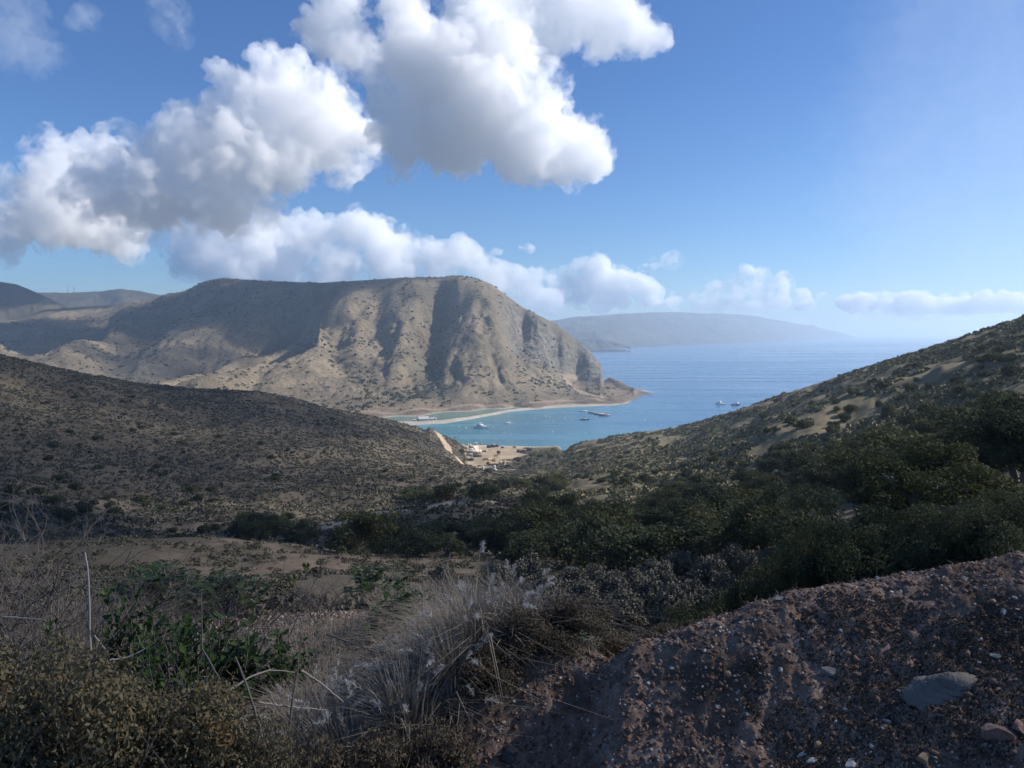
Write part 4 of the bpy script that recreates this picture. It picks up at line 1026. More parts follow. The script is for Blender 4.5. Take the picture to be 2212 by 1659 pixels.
# ---- vehicles and machines
def wheels(o, xs, ys, r=.45, wdt=.3):
    for x in xs:
        for y in ys:
            wh = part('wheel', lambda ac: cyl(ac, (x, y - wdt / 2, r), (x, y + wdt / 2, r), r, 14), RUBBER, o)
            part('rim', lambda ac: cyl(ac, (x, y - wdt / 2 - .02, r), (x, y + wdt / 2 + .02, r), r * .5, 10), GREY, wh)
o = thing('tractor', 'light blue tractor parked on the bare yard near the shore', 'tractor', yard_at(1125, 415), 0.2)
part('body', lambda ac: [box(ac, (.5, 0, 1.0), (1.5, .8, .7)), box(ac, (-.4, 0, .8), (1.2, 1.0, .5))], BLUE, o)
part('cab', lambda ac: box(ac, (-.45, 0, 1.6), (1.1, 1.2, 1.0), 0, .15), plain('pale_blue', (.35, .5, .65), .4), o)
wheels(o, (-.6,), (-.75, .75), .65, .35); wheels(o, (.9,), (-.65, .65), .42, .25)
o = thing('box_truck', 'small truck with a white cab and grey box on the bare yard', 'truck', yard_at(1353, 412), 0.0)
part('cargo_box', lambda ac: box(ac, (.6, 0, 1.25), (1.5, 1.6, 1.3)), GREY, o)
cb = part('cab', lambda ac: box(ac, (-.7, 0, 1.05), (1.0, 1.5, 1.3), 0, .08), WHITE, o)
part('windscreen', lambda ac: box(ac, (-.75, -.76, 1.3), (.7, .05, .4)), GLASS, cb)
wheels(o, (-.7, .8), (-.7, .7), .36, .25)
o = thing('hopper_trailer', 'dark topped hopper trailer in the middle of the yard', 'trailer', yard_at(1050, 540), 0.1)
part('hopper', lambda ac: [box(ac, (0, 0, 2.1), (2.6, 2.0, .9)), box(ac, (0, 0, 1.4), (1.9, 1.5, .6))], plain('dark_red', (.07, .03, .03), .6), o)
part('frame', lambda ac: [box(ac, (sx * 1.0, sy * .8, .8), (.14, .14, 1.5)) for sx in (-1, 1) for sy in (-1, 1)] + [box(ac, (0, 0, .6), (2.6, 1.6, .16))], GREY, o)
wheels(o, (-.7, .7), (-.85, .85), .4, .25)
def excavator(zx, zy, label, rz, sc=1.0, mat=None, boomlen=4.2):
    m = mat or YEL
    o = thing('excavator', label, 'excavator', yard_at(zx, zy), rz); o.scale = (sc, sc, sc)
    part('track', lambda ac: [box(ac, (0, -.95, .4), (2.9, .5, .8), 0, .12), cyl(ac, (-1.2, -1.2, .4), (-1.2, -.7, .4), .38), cyl(ac, (1.2, -1.2, .4), (1.2, -.7, .4), .38)], DGREY, o)
    part('track', lambda ac: [box(ac, (0, .95, .4), (2.9, .5, .8), 0, .12), cyl(ac, (-1.2, .7, .4), (-1.2, 1.2, .4), .38), cyl(ac, (1.2, .7, .4), (1.2, 1.2, .4), .38)], DGREY, o)
    part('body', lambda ac: [box(ac, (-.4, 0, 1.35), (2.6, 2.1, .9), 0, .06), box(ac, (-1.3, 0, 1.9), (.9, 1.9, .4), 0, .2)], m, o)
    cb = part('cab', lambda ac: box(ac, (.45, -.6, 2.1), (1.0, .9, 1.2), 0, .1), m, o)
    part('window', lambda ac: [box(ac, (.45, -1.05, 2.25), (.7, .06, .6)), box(ac, (.95, -.6, 2.25), (.06, .65, .6))], GLASS, cb)
    bm = part('boom', lambda ac: ac.add(*tube([(.7, .2, 1.5), (.7 + boomlen * .45, .2, 3.2), (.7 + boomlen, .2, 2.6)], [.24, .26, .16], 4)), m, o)
    part('stick', lambda ac: ac.add(*tube([(.5 + boomlen, .2, 2.75), (1.1 + boomlen, .2, .9)], [.17, .12], 4)), m, bm)
    part('bucket', lambda ac: box(ac, (.9 + boomlen, .2, .55), (.8, .9, .7), 0, .35), DGREY, bm)
    return o
excavator(955, 670, 'yellow excavator with its boom stretched out to the right', 0.05, .82)
excavator(850, 705, 'yellow excavator with a dark tracked base, left of the machine row', 2.6, .62)
excavator(1075, 715, 'excavator with a pale cream cab in the machine row', 3.0, .66, plain('pale_machine', (.6, .6, .45), .5))
o = thing('wheel_loader', 'yellow wheel loader at the right end of the machine row', 'loader', yard_at(1160, 722), 1.3)
part('body', lambda ac: [box(ac, (-.5, 0, 1.2), (1.7, 1.5, .9), 0, .06)], YEL, o); part('cab', lambda ac: box(ac, (.2, 0, 2.0), (1.1, 1.3, 1.1), 0, .12), YEL, o)
part('bucket', lambda ac: [box(ac, (1.9, 0, .6), (.7, 2.0, .8), 0, .25), box(ac, (1.3, -.6, .9), (1.2, .16, .2)), box(ac, (1.3, .6, .9), (1.2, .16, .2))], DGREY, o); wheels(o, (-.8, .8), (-.85, .85), .58, .4)
o = thing('water_tank', 'white round tank lying behind the yellow excavators', 'tank', yard_at(880, 655), 0.3)
part('tank_body', lambda ac: [cyl(ac, (-.7, 0, .9), (.7, 0, .9), .55), ball(ac, (-.7, 0, .9), .55), ball(ac, (.7, 0, .9), .55)], WHITE, o, True); part('cradle', lambda ac: [box(ac, (q, 0, .25), (.2, 1.0, .5)) for q in (-.5, .5)], DGREY, o)
o = thing('flatbed_trailer', 'long dark flatbed trailer below the machine row', 'trailer', yard_at(960, 742), -0.06)
part('deck', lambda ac: box(ac, (0, 0, .75), (10.5, 2.0, .2)), plain('dark_deck', (.08, .05, .05), .8), o); part('rail', lambda ac: [box(ac, (0, sy * .6, .55), (10.2, .16, .2)) for sy in (-1, 1)], DGREY, o); wheels(o, (-3.6, -2.7, 3.4), (-.9, .9), .4, .25)
o = thing('utility_cart', 'small white utility cart at the end of the dirt track', 'cart', yard_at(1180, 775), 0.4)
part('body', lambda ac: [box(ac, (0, 0, .75), (2.2, 1.2, .6)), box(ac, (-.8, 0, 1.3), (.5, 1.1, .6), 0, .2)], WHITE, o); part('canopy', lambda ac: [box(ac, (-.3, 0, 2.15), (1.3, 1.2, .08))] + [cyl(ac, (a, b, 1.0), (a, b, 2.12), .04, 6) for a in (-.85, .25) for b in (-.5, .5)], WHITE, o); wheels(o, (-.7, .7), (-.55, .55), .36, .22)
def vtank(zx, zy, r, hh, label, extra=None):
    o = thing('upright_tank', label, 'tank', yard_at(zx, zy))
    part('tank_body', lambda ac: [cyl(ac, (0, 0, .1), (0, 0, hh * .75), r, 16), ball(ac, (0, 0, hh * .75), r, .55)], WHITE, o, True)
    part('lid', lambda ac: cyl(ac, (0, 0, hh * .75 + r * .5), (0, 0, hh * .75 + r * .62), r * .3), GREY, o)
    if extra: part('base', lambda ac: cyl(ac, (0, 0, -.3), (0, 0, .12), r * 1.1, 16), extra, o)
vtank(748, 832, .62, 2.2, 'white upright tank left of the dark bush below the yard')
vtank(968, 800, .70, 2.0, 'white upright tank on a magenta base right of the dark bush', MAG)
o = thing('pickup_truck', 'white and blue pickup truck parked below the white tank', 'truck', yard_at(975, 858), 0.2)
part('body', lambda ac: [box(ac, (0, 0, .7), (2.6, 1.4, .6), 0, .04)], plain('blue_white', (.45, .55, .68), .35), o); cb = part('cab', lambda ac: box(ac, (-.2, 0, 1.25), (1.2, 1.25, .6), 0, .15), WHITE, o); part('windscreen', lambda ac: box(ac, (-.2, -.6, 1.25), (.9, .1, .35)), GLASS, cb); wheels(o, (-.8, .8), (-.65, .65), .34, .22)
# boats and timber hauled out on the shore
def hullmesh(ac, L, B, D, fine=0.55, sheer=0.25, n=15, keel=0.0, transom=0.75):
    """lofted boat hull, bow towards +x, deck included; waterline at z = 0"""
    S = []
    for i in range(n):
        u = i / (n - 1); x = (u - .5) * L
        wd_ = B / 2 * (transom + (1 - transom) * math.sin(min(u / .55, 1) * math.pi / 2)) if u < .55 else B / 2 * (1 - ((u - .55) / .45) ** (1.6 + fine)) + .02
        top = D * (1 + sheer * (2 * u - .8) ** 2 * (1.6 if u > .4 else .5))
        bot = -D * .35 * (1 - max(0, (u - .8) / .2) ** 2)
        xr = x + (.06 * L * max(0, (u - .7) / .3))
        S.append([(xr, -wd_, top), (xr - .01, -wd_ * .92, top * .3), (x, -wd_ * .6, bot), (x, 0, bot * 1.15), (x, wd_ * .6, bot), (xr - .01, wd_ * .92, top * .3), (xr, wd_, top)])
    V = np.array(S).reshape(-1, 3); k = 7
    Q = [(i * k + j, (i + 1) * k + j, (i + 1) * k + j + 1, i * k + j + 1) for i in range(n - 1) for j in range(k - 1)]
    ac.add(V, Q); ac.add(V, [(i * k, i * k + 6, (i + 1) * k + 6, (i + 1) * k) for i in range(n - 1)], [(0, 3, 6), (0, 1, 3), (3, 5, 6)])
o = thing('beached_boat', 'tan upturned boat hull lying on the shore', 'boat', yard_at(840, 350) + Vector((0, 0, .9)), 0.1); o.rotation_euler = (math.pi, 0, 0.1)
part('hull', lambda ac: hullmesh(ac, 4.0, 1.9, .9), TAN, o); part('keel', lambda ac: box(ac, (0, 0, -.42), (3.2, .1, .14)), WOOD, o)
o = thing('beached_boat', 'dark brown skiff pulled up left of the upturned hull', 'boat', yard_at(735, 352), 0.4)
part('hull', lambda ac: hullmesh(ac, 3.2, 1.5, .8), RUST, o); part('bench', lambda ac: [box(ac, (q, 0, .83), (.3, 1.3, .06)) for q in (-.6, .4)], WOOD, o); part('tarp', lambda ac: ball(ac, (-.6, 0, .9), .6, .5), CREAM, o)
o = thing('boat_crane', 'pale lattice boat crane standing at the water edge', 'crane', yard_at(905, 335), 0.0)
part('mast', lambda ac: [cyl(ac, (-.2, 0, 0), (-.1, 0, 1.9), .09, 6), cyl(ac, (.2, 0, 0), (.1, 0, 1.9), .09, 6)] + [box(ac, (0, 0, .3 + .4 * k), (.4, .06, .06)) for k in range(4)], GREY, o)
part('jib', lambda ac: [cyl(ac, (-1.3, 0, 1.7), (1.7, 0, 2.3), .08, 6), cyl(ac, (-1.3, 0, 1.95), (1.7, 0, 2.4), .06, 6)] + [cyl(ac, (-1.2 + .5 * k, 0, 1.73 + .1 * k), (-.95 + .5 * k, 0, 2.0 + .08 * k), .04, 5) for k in range(6)], WHITE, o)
o = thing('timber_stack', 'stack of brown timber beside the hopper trailer', 'timber', yard_at(1010, 575), 0.3)
part('planks', lambda ac: [box(ac, (PR.uniform(-.3, .3), (q % 4) * .35 - .5, .15 + .24 * (q // 4)), (2.6, .28, .2), PR.uniform(-.12, .12)) for q in range(12)], WOOD, o)
o = thing('scrap_heap', 'heap of grey brown scrap between the sheds and the yard', 'scrap', yard_at(745, 480), 0.0)
part('scrap', lambda ac: [box(ac, (PR.uniform(-1.8, 1.8), PR.uniform(-1, 1), PR.uniform(.2, .8)), (PR.uniform(.4, 1.1), PR.uniform(.4, .9), PR.uniform(.3, .9)), PR.uniform(0, 3)) for q in range(16)], plain('scrap_metal', (.30, .25, .22), .7, var=.4), o)
o = thing('scrap_heap', 'heap of rusty scrap left of the yellow excavators', 'scrap', yard_at(800, 640), 0.0)
part('scrap', lambda ac: [box(ac, (PR.uniform(-1.8, 1.8), PR.uniform(-1, 1), PR.uniform(.2, .8)), (PR.uniform(.3, 1.1), PR.uniform(.3, .8), PR.uniform(.3, .9)), PR.uniform(0, 3)) for q in range(16)], RUST, o)
o = thing('parked_car', 'pale car parked at the right end of the grey scrap heap', 'car', yard_at(810, 485), 1.2)
part('body', lambda ac: [box(ac, (0, 0, .6), (2.6, 1.3, .5), 0, .04), box(ac, (-.1, 0, 1.05), (1.4, 1.2, .45), 0, .18)], plain('silver_paint', (.5, .5, .52), .3), o); part('windscreen', lambda ac: box(ac, (.5, 0, 1.05), (.12, .95, .3)), GLASS, o); wheels(o, (-.8, .8), (-.6, .6), .32, .2)
o = thing('pier_head', 'small dark brown pier roof at the left water edge', 'pier', yard_at(480, 285), 0.0)
part('roof', lambda ac: box(ac, (0, 0, 1.7), (2.8, 1.8, .14), 0, .08), RUST, o); part('post', lambda ac: [cyl(ac, (sx * 1.1, sy * .7, -.5), (sx * 1.1, sy * .7, 1.65), .08, 6) for sx in (-1, 1) for sy in (-1, 1)], WOOD, o)
o = thing('palm_tree', 'small dark palm between the white hut and the beached boats', 'palm', yard_at(680, 375))
part('trunk', lambda ac: ac.add(*tube([(0, 0, -.2), (.05, 0, .8), (0, .05, 1.7)], [.14, .1, .08], 6)), WOOD, o)
def fronds(ac):
    for k in range(12):
        a = k * .52; d = np.array([math.cos(a), math.sin(a), 0]); n_ = np.array([-d[1], d[0], 0])
        c = [np.array([0, 0, 1.7]) + d * 1.1 * q + np.array([0, 0, .45 * math.sin(q * 2.6) - .3 * q]) for q in np.linspace(0, 1, 5)]
        w_ = [.05, .16, .17, .12, .02]
        V = np.concatenate([[p - n_ * w for p, w in zip(c, w_)], [p + n_ * w for p, w in zip(c, w_)]])
        ac.add(V, [(i, i + 1, i + 6, i + 5) for i in range(4)])
part('frond_crown', fronds, M_OAK, o)
place_oak(yard_at(340, 530), 4.6 / 1.35, [OAKS_MID[2]], 'round bright green tree beside the dirt road at the yard', sz=4.2, name='round_tree')
place_shrub(yard_at(850, 885), 6.2, 'big dark bush between the two white upright tanks', None, .8)
place_shrub(yard_at(505, 650), 6.5, 'dark bush below the bend of the dirt road', None, .6)

# ---- spit: tent hall and small huts
p = at_z(*z1(335, 417), 0.9); p.z = 0.9
o = thing('tent_hall', 'big pale canvas tent hall on the sand spit', 'tent', p, 0.35)
part('wall', lambda ac: gable_wall(ac, (0, 0, 0), (10.5, 7, 2.2), 2.2), CANVAS, o)
part('roof', lambda ac: gable(ac, (0, 0, 2.2), (10.5, 7, 2.25)), plain('canvas_roof', (.44, .44, .43), .6), o)
part('door', lambda ac: box(ac, (-5.28, 0, 1.2), (.06, 2.8, 2.4)), DGREY, o)
part('frame', lambda ac: [box(ac, (-4.2 + 2.1 * k, -3.56, 1.1), (.14, .1, 2.2)) for k in range(5)], ALU, o)
for (zx, zy, s, lb) in ((405, 412, 3.2, 'small grey hut just right of the tent hall'), (428, 405, 2.6, 'tiny pale hut, rightmost of the huts by the tent hall'), (268, 420, 2.4, 'low grey shelter just left of the tent hall')):
    p = at_z(*z1(zx, zy), 0.9); p.z = 0.9
    o = thing('hut', lb, 'hut', p, PR.uniform(-.5, .5)); part('wall', lambda ac: gable_wall(ac, (0, 0, 0), (s, s * .8, s * .5), s * .25), GREY, o); part('roof', lambda ac: gable(ac, (0, 0, s * .5), (s, s * .8, s * .26), .2), WHITE, o); part('door', lambda ac: box(ac, (0, -s * .41, s * .2), (s * .25, .05, s * .4)), DGREY, o)
p = at_z(*z1(210, 430), 0.3); p.z = .1
o = thing('utility_pole', 'thin pole standing at the left end of the sand spit', 'pole', p); part('post', lambda ac: cyl(ac, (0, 0, 0), (0, 0, 8), .13, 8, .09), WOOD, o); part('cross_arm', lambda ac: box(ac, (0, 0, 7.5), (1.6, .1, .12)), WOOD, o)

# ---- boats
def water(zx, zy): p = at_z(*z1(zx, zy), 0.0); p.z = 0.0; return p
o = thing('motor_yacht', 'white motor yacht with a flybridge, largest boat in the cove', 'yacht', water(795, 475), -0.12)
part('hull', lambda ac: hullmesh(ac, 13.2, 4.0, 1.45, sheer=.3), WHITE, o)
cb = part('cabin', lambda ac: [box(ac, (-1.2, 0, 2.35), (7.2, 3.2, 1.7), 0, .08), box(ac, (3.0, 0, 2.0), (2.2, 2.4, .9), 0, .3)], WHITE, o)
part('window', lambda ac: [box(ac, (-2.9 + 1.35 * k, sy * 1.6, 2.6), (1.0, .08, .6)) for k in range(4) for sy in (-1, 1)] + [box(ac, (2.2, 0, 2.75), (.3, 2.6, .6))], GLASS, cb)
fb = part('flybridge', lambda ac: [box(ac, (-1.4, 0, 3.5), (4.6, 2.8, .7), 0, .06)], WHITE, o)
part('canopy', lambda ac: [box(ac, (-1.6, 0, 5.0), (3.2, 2.6, .12))] + [cyl(ac, (a, b, 3.8), (a, b, 5.0), .05, 6) for a in (-3, -.2) for b in (-1.2, 1.2)], WHITE, fb)
part('mast', lambda ac: [cyl(ac, (-2.2, 0, 5.0), (-2.4, 0, 6.6), .07, 6), box(ac, (-2.3, 0, 5.9), (.3, 1.2, .12))], ALU, o)
part('rail', lambda ac: [ac.add(*tube([(6.6, 0, 2.5), (5.0, sy * 1.1, 2.35), (2.5, sy * 1.75, 2.2)], [.04] * 3, 5)) for sy in (-1, 1)] + [cyl(ac, (x, sy * 1.2, 1.6), (x, sy * 1.2, 2.35), .03, 5) for x in (3.5, 4.6) for sy in (-1, 1)], ALU, o)
part('swim_platform', lambda ac: box(ac, (-7.0, 0, .35), (1.1, 3.2, .15)), WOOD, o)
part('outrigger', lambda ac: [cyl(ac, (-2.5, sy * 1.4, 3), (-5.2, sy * 2.2, 6.3), .04, 5) for sy in (-1, 1)], ALU, o)
def sailboat(zx, zy, L, label, rz, hullmat, masts, cabinmat=None, boom=True):
    o = thing('sailboat', label, 'sailboat', water(zx, zy), rz)
    part('hull', lambda ac: hullmesh(ac, L, L * .3, L * .095, fine=.2, transom=.5), hullmat, o)
    cb = part('cabin', lambda ac: box(ac, (L * .03, 0, L * .13), (L * .4, L * .17, L * .07), 0, .15), cabinmat or WHITE, o)
    part('window', lambda ac: [box(ac, (-L * .08 + L * .1 * k, sy * L * .082, L * .135), (L * .06, .05, L * .022)) for k in range(3) for sy in (-1, 1)], GLASS, cb)
    for (u, hh) in masts:
        ms = part('mast', lambda ac: cyl(ac, (u * L, 0, L * .09), (u * L, 0, hh), .12, 7, .09), ALU, o)
        part('boom', lambda ac: cyl(ac, (u * L, 0, L * .24), (u * L - L * .34, 0, L * .23), .09, 6), WOOD, ms)
        part('rigging', lambda ac: [cyl(ac, (u * L, 0, hh * .97), (q * L, sy, L * .1), .035, 4) for (q, sy) in ((.52, 0), (-.46, 0), (u, L * .14), (u, -L * .14))], ALU, ms)
    return o
sailboat(996, 437, 7.9, 'white two masted sailboat right of the motor yacht', 0.25, WHITE, ((.16, 8.2), (-.28, 6.3)))
sailboat(1297, 393, 5.6, 'small white sailboat, alone below the sandy beach', 0.0, WHITE, ((.08, 7.6),))
sailboat(1611, 409, 9.0, 'dark hulled sailboat with one mast in front of the barges', 0.15, NAVY, ((.12, 9.2),), CREAM)
def barge(zx, zy, L, W, label, mat, rz, load=None):
    o = thing('barge', label, 'barge', water(zx, zy), rz)
    part('hull', lambda ac: [box(ac, (0, 0, .45), (L, W, 1.2), 0, -.03)], DGREY, o)
    part('deck', lambda ac: box(ac, (0, 0, 1.1), (L + .2, W + .2, .14)), mat, o)
    part('bollard', lambda ac: [cyl(ac, (sx * L * .45, sy * W * .42, 1.1), (sx * L * .45, sy * W * .42, 1.6), .14, 8) for sx in (-1, 1) for sy in (-1, 1)], DGREY, o)
    if load: part('load', load, plain('red_brown_gear', (.3, .12, .1), .7), o)
barge(1678, 357, 10.0, 3.4, 'long dark barge, leftmost of the three moored barges', GREY, 0.0)
barge(1728, 367, 11.0, 3.6, 'pale decked barge in the middle of the three moored barges', plain('pale_deck', (.5, .5, .46), .7), 0.03)
barge(1768, 376, 12.0, 4.0, 'barge loaded with reddish gear, nearest of the three barges', plain('pale_deck', (.5, .5, .46), .7), 0.06, lambda ac: [box(ac, (-3 + q * 1.6, PR.uniform(-.8, .8), 1.6), (1.1, 1.2, PR.uniform(.5, 1.1)), PR.uniform(0, 1)) for q in range(5)])
o = thing('swim_raft', 'white flat swim raft above the dark hulled sailboat', 'raft', water(1606, 342), 0.0)
part('deck', lambda ac: box(ac, (0, 0, .7), (7.4, 3.4, .3)), WHITE, o); part('float', lambda ac: [cyl(ac, (-3.4, sy * 1.2, .25), (3.4, sy * 1.2, .25), .4, 10) for sy in (-1, 1)], GREY, o)
def z7(zx, zy): return (2300 + zx / 1.2771) * .54861, (1150 + zy / 1.2771) * .54861
p = at_z(*z7(685, 566), 0); p.z = 0
o = thing('fishing_boat', 'white fishing boat with a wheelhouse off the right slope', 'boat', p, 3.14)
part('hull', lambda ac: hullmesh(ac, 10.5, 3.6, 1.5, sheer=.5), WHITE, o); cb = part('wheelhouse', lambda ac: [box(ac, (.9, 0, 2.9), (3.2, 2.4, 2.4), 0, .08), box(ac, (.9, 0, 4.3), (2.2, 1.8, .6))], WHITE, o)
part('window', lambda ac: [box(ac, (2.5, 0, 3.3), (.1, 1.8, .7)), box(ac, (1.0, -1.2, 3.3), (2.0, .1, .6)), box(ac, (1.0, 1.2, 3.3), (2.0, .1, .6))], GLASS, cb); part('mast', lambda ac: [cyl(ac, (.2, 0, 4.5), (.2, 0, 7.5), .1, 6), cyl(ac, (-.2, 0, 4.4), (-3.6, 0, 6.0), .08, 6)], ALU, o)
p = at_z(*z7(762, 570), 0); p.z = 0
o = thing('crane_boat', 'work boat with two leaning dark booms, half hidden by the right slope', 'boat', p, 0.2)
part('hull', lambda ac: hullmesh(ac, 11, 4, 1.4), NAVY, o); part('wheelhouse', lambda ac: box(ac, (2.2, 0, 2.5), (2.4, 2.4, 2.0), 0, .08), WHITE, o)
part('boom', lambda ac: [cyl(ac, (-1, 0, 1.4), (-4.5, 0, 10), .16, 6, .1), cyl(ac, (-.5, 0, 1.4), (1.2, 0, 10.5), .16, 6, .1)], DGREY, o); part('cabin', lambda ac: box(ac, (-3.4, 0, 1.9), (1.6, 1.8, .9), 0, .1), GREY, o)
bm_f = Acc(); ball(bm_f, (0, 0, .15), .48, .85); BUOYB = bm_f.mesh('float', WHITE, True)
bm_p = Acc(); cyl(bm_p, (0, 0, .5), (0, 0, 1.5), .06, 6); BUOYP = bm_p.mesh('staff', WHITE)
for (zx, zy) in ((557, 457), (617, 464), (678, 477), (670, 470), (843, 504), (880, 458), (892, 471), (973, 512), (1029, 526), (1048, 430), (1160, 445), (1215, 402), (1341, 388), (1360, 422), (1358, 505), (1454, 399), (1510, 409), (2090, 412), (1622, 520)):
    o = thing('mooring_buoy', 'small white mooring buoy floating among the boats of the cove', 'buoy', water(zx, zy), PR.uniform(0, 3), 'mooring buoys in the cove')
    link('float', BUOYB, o); link('staff', BUOYP, o)

# ---- rocks in the water and along the point
def rock_mesh(seed, mat, sub=3, rough=0.32, name='rock', flat=0.7):
    import bmesh
    bm = bmesh.new(); bmesh.ops.create_icosphere(bm, subdivisions=sub, radius=1)
    co = np.array([v.co[:] for v in bm.verts]); rs = np.random.RandomState(seed)
    # a few chisel planes, then roughness
    for q in range(13):
        d = rs.normal(size=3); d /= np.linalg.norm(d); lim = rs.uniform(.42, .78)
        over = co @ d - lim; co = co - np.maximum(over, 0)[:, None] * d
    n_ = fbm(co[:, 0] * 1.7 + seed, co[:, 1] * 1.7, co[:, 2] * 1.7, octaves=4)
    co = co * (1 + rough * 0.4 * n_)[:, None] * np.array([1, rs.uniform(.65, .95), flat])
    for v, c in zip(bm.verts, co): v.co = c
    me = bpy.data.meshes.new(name); bm.to_mesh(me); bm.free(); me.materials.append(mat)
    return me
SEAROCKS = [rock_mesh(200 + i, STONE, 2) for i in range(4)]
def sea_rock(px, py, s, label, group=None, flat=1.0):
    p = at_z(px, py, 0); p.z = -.15 * s
    o = link('sea_rock', SEAROCKS[PR.randrange(4)], loc=p, label=label, cat='rock', group=group); o.rotation_euler = (0, 0, PR.uniform(0, 6)); o.scale = (s, s * PR.uniform(.7, 1), s * flat)
sea_rock(1498, 851, 2.6, 'lone dark rock standing in the bay off the point')
for k in range(7): sea_rock(1352 + PR.uniform(0, 62), 876 + PR.uniform(-4, 2.5), PR.uniform(.6, 1.5), 'small dark reef rock awash off the end of the cove', 'reef rocks off the cove', .6)
for k in range(30):
    u = PR.random(); sea_rock(1340 + 50 * u + PR.uniform(-4, 4), 866 - 20 * u + PR.uniform(-2, 3), PR.uniform(1.0, 2.6), 'dark boulder at the water edge of the rocky point', 'boulders along the rocky point', .9)
for k, (px, py, s) in enumerate(((1840, 727.6, 40), (1856, 727.9, 22))): sea_rock(px, py, s, ('bigger stack of rock off the tip of the distant headland', 'smaller stack of rock farthest off the distant headland')[k])
# a pale beacon hut on top of the harbour hill and two masts on the far ridge
hp = at(990, 594.5, 1500)
o = thing('summit_beacon', 'tiny beacon on the summit of the harbour hill', 'beacon', (hp.x, hp.y, float(PF.z(np.array([hp.x]), np.array([hp.y]))[0]) - .3))
part('post', lambda ac: cyl(ac, (0, 0, 0), (0, 0, 5), .35, 8), DGREY, o); part('head', lambda ac: box(ac, (0, 0, 5.2), (3.4, 1.4, 1.0), 0, .1), DGREY, o)
for (px, py, lb) in ((147, 633, 'thin radio mast, left one of the pair on the far ridge'), (160, 634, 'thin radio mast, right one of the pair on the far ridge')):
    p = at(px, py, 3600)
    o = thing('radio_mast', lb, 'mast', p); part('tower', lambda ac: [cyl(ac, (a, b, -6), (a * .5, b * .5, 26), .5, 5) for a in (-1, 1) for b in (-1, 1)] + [box(ac, (0, 0, 2 + 4 * k), (2.0, 2.0, .4)) for k in range(6)], GREY, o); part('antenna', lambda ac: cyl(ac, (0, 0, 24), (0, 0, 30), .4, 6), GREY, o)
# ------------------------------------------------------------------ roadside plants
def z3(zx, zy): return zx / 1.62 * .54861, (2000 + zy / 1.62) * .54861
def z4(zx, zy): return (1300 + zx / 1.58) * .54861, (2000 + zy / 1.58) * .54861
def z5(zx, zy): return (2600 + zx / 1.5447) * .54861, (2000 + zy / 1.5447) * .54861
def gz(x, y): return float(GF.z(np.array([x]), np.array([y]))[0])
def foot(px, r):
    th = px_th(px); x, y = r * math.sin(th), r * math.cos(th); return Vector((x, y, gz(x, y)))
def top_h(px, py, r): return H - float(ray(px, py)[1]) * r - foot(px, r).z     # height that reaches a measured point

def leaf_mat(name, stops, scale, trans=0.2, rough=0.6):
    t = NT(name); g = t.new('TexCoord')
    n = t.noise(g.outputs['Object'], scale, 3, 0.6)
    c = t.ramp(n, stops); t.base(c, rough, 0.12)
    tr = t.new('BsdfTranslucent'); t.l.new(c, tr.inputs[0]); mx = t.new('MixShader'); mx.inputs[0].default_value = trans
    t.l.new(t.b.outputs[0], mx.inputs[1]); t.l.new(tr.outputs[0], mx.inputs[2]); t.l.new(mx.outputs[0], t.out.inputs['Surface'])
    return t.m
M_OLIVE = leaf_mat('dry_olive_leaves', [(0.30, (0.075, 0.066, 0.042)), (0.45, (0.16, 0.125, 0.07)), (0.56, (0.125, 0.12, 0.072)), (0.68, (0.27, 0.17, 0.075))], 9.0)
M_BRUSHY = leaf_mat('brown_brush', [(0.32, (0.07, 0.052, 0.038)), (0.5, (0.13, 0.098, 0.066)), (0.66, (0.105, 0.10, 0.062))], 7.0)
M_GLOSSY = leaf_mat('glossy_green_leaves', [(0.32, (0.022, 0.044, 0.014)), (0.52, (0.038, 0.072, 0.020)), (0.68, (0.085, 0.12, 0.034))], 5.0, 0.25, 0.4)
M_TWIG = plain('grey_twigs', (0.135, 0.115, 0.10), 0.9, var=0.3)
M_TWIGD = plain('dark_twigs', (0.075, 0.062, 0.056), 0.9, var=0.3)
M_STRAW = plain('pale_straw', (0.34, 0.29, 0.22), 0.8, var=0.3)
M_STALKW = plain('bleached_stalk', (0.29, 0.27, 0.245), 0.8, var=0.2)
M_GRASS = leaf_mat('dry_grass_blades', [(0.32, (0.17, 0.145, 0.115)), (0.5, (0.26, 0.225, 0.18)), (0.68, (0.36, 0.32, 0.26))], 6.0)
M_PLUME = leaf_mat('grass_plume', [(0.3, (0.46, 0.42, 0.37)), (0.7, (0.66, 0.62, 0.57))], 12.0, 0.35)

def twigs(rs, ac, base, d, L, rad, depth, spread=0.5, kids=3, sides=4):
    p = [np.array(base, float)]; dd = np.array(d, float)
    for i in range(4):
        dd = dd + rs.normal(size=3) * 0.16; dd /= np.linalg.norm(dd); p.append(p[-1] + dd * L / 4)
    ac.add(*tube(p, np.linspace(rad, rad * .55, 5), sides))
    if depth:
        for k in range(kids):
            q = p[rs.randint(1, 5)]; nd = dd + rs.normal(size=3) * spread; nd[2] += .12; nd /= np.linalg.norm(nd)
            twigs(rs, ac, q, nd, L * rs.uniform(.5, .8), rad * .55, depth - 1, spread, kids, 3)

def bare_bush(seed, n, hgt, wd, mat, depth=3):
    rs = np.random.RandomState(seed); ac = Acc()
    for q in range(n):
        an = rs.uniform(0, 6.28); lean = rs.uniform(.1, .75)
        twigs(rs, ac, (math.cos(an) * wd * .12, math.sin(an) * wd * .12, -.05), (math.cos(an) * lean, math.sin(an) * lean, 1), hgt * rs.uniform(.4, .6), .009, depth)
    return ac.mesh('branches', mat)
BARE = [bare_bush(300 + i, 13, 1.3, .9, (M_TWIG, M_TWIGD, M_TWIG)[i]) for i in range(3)]

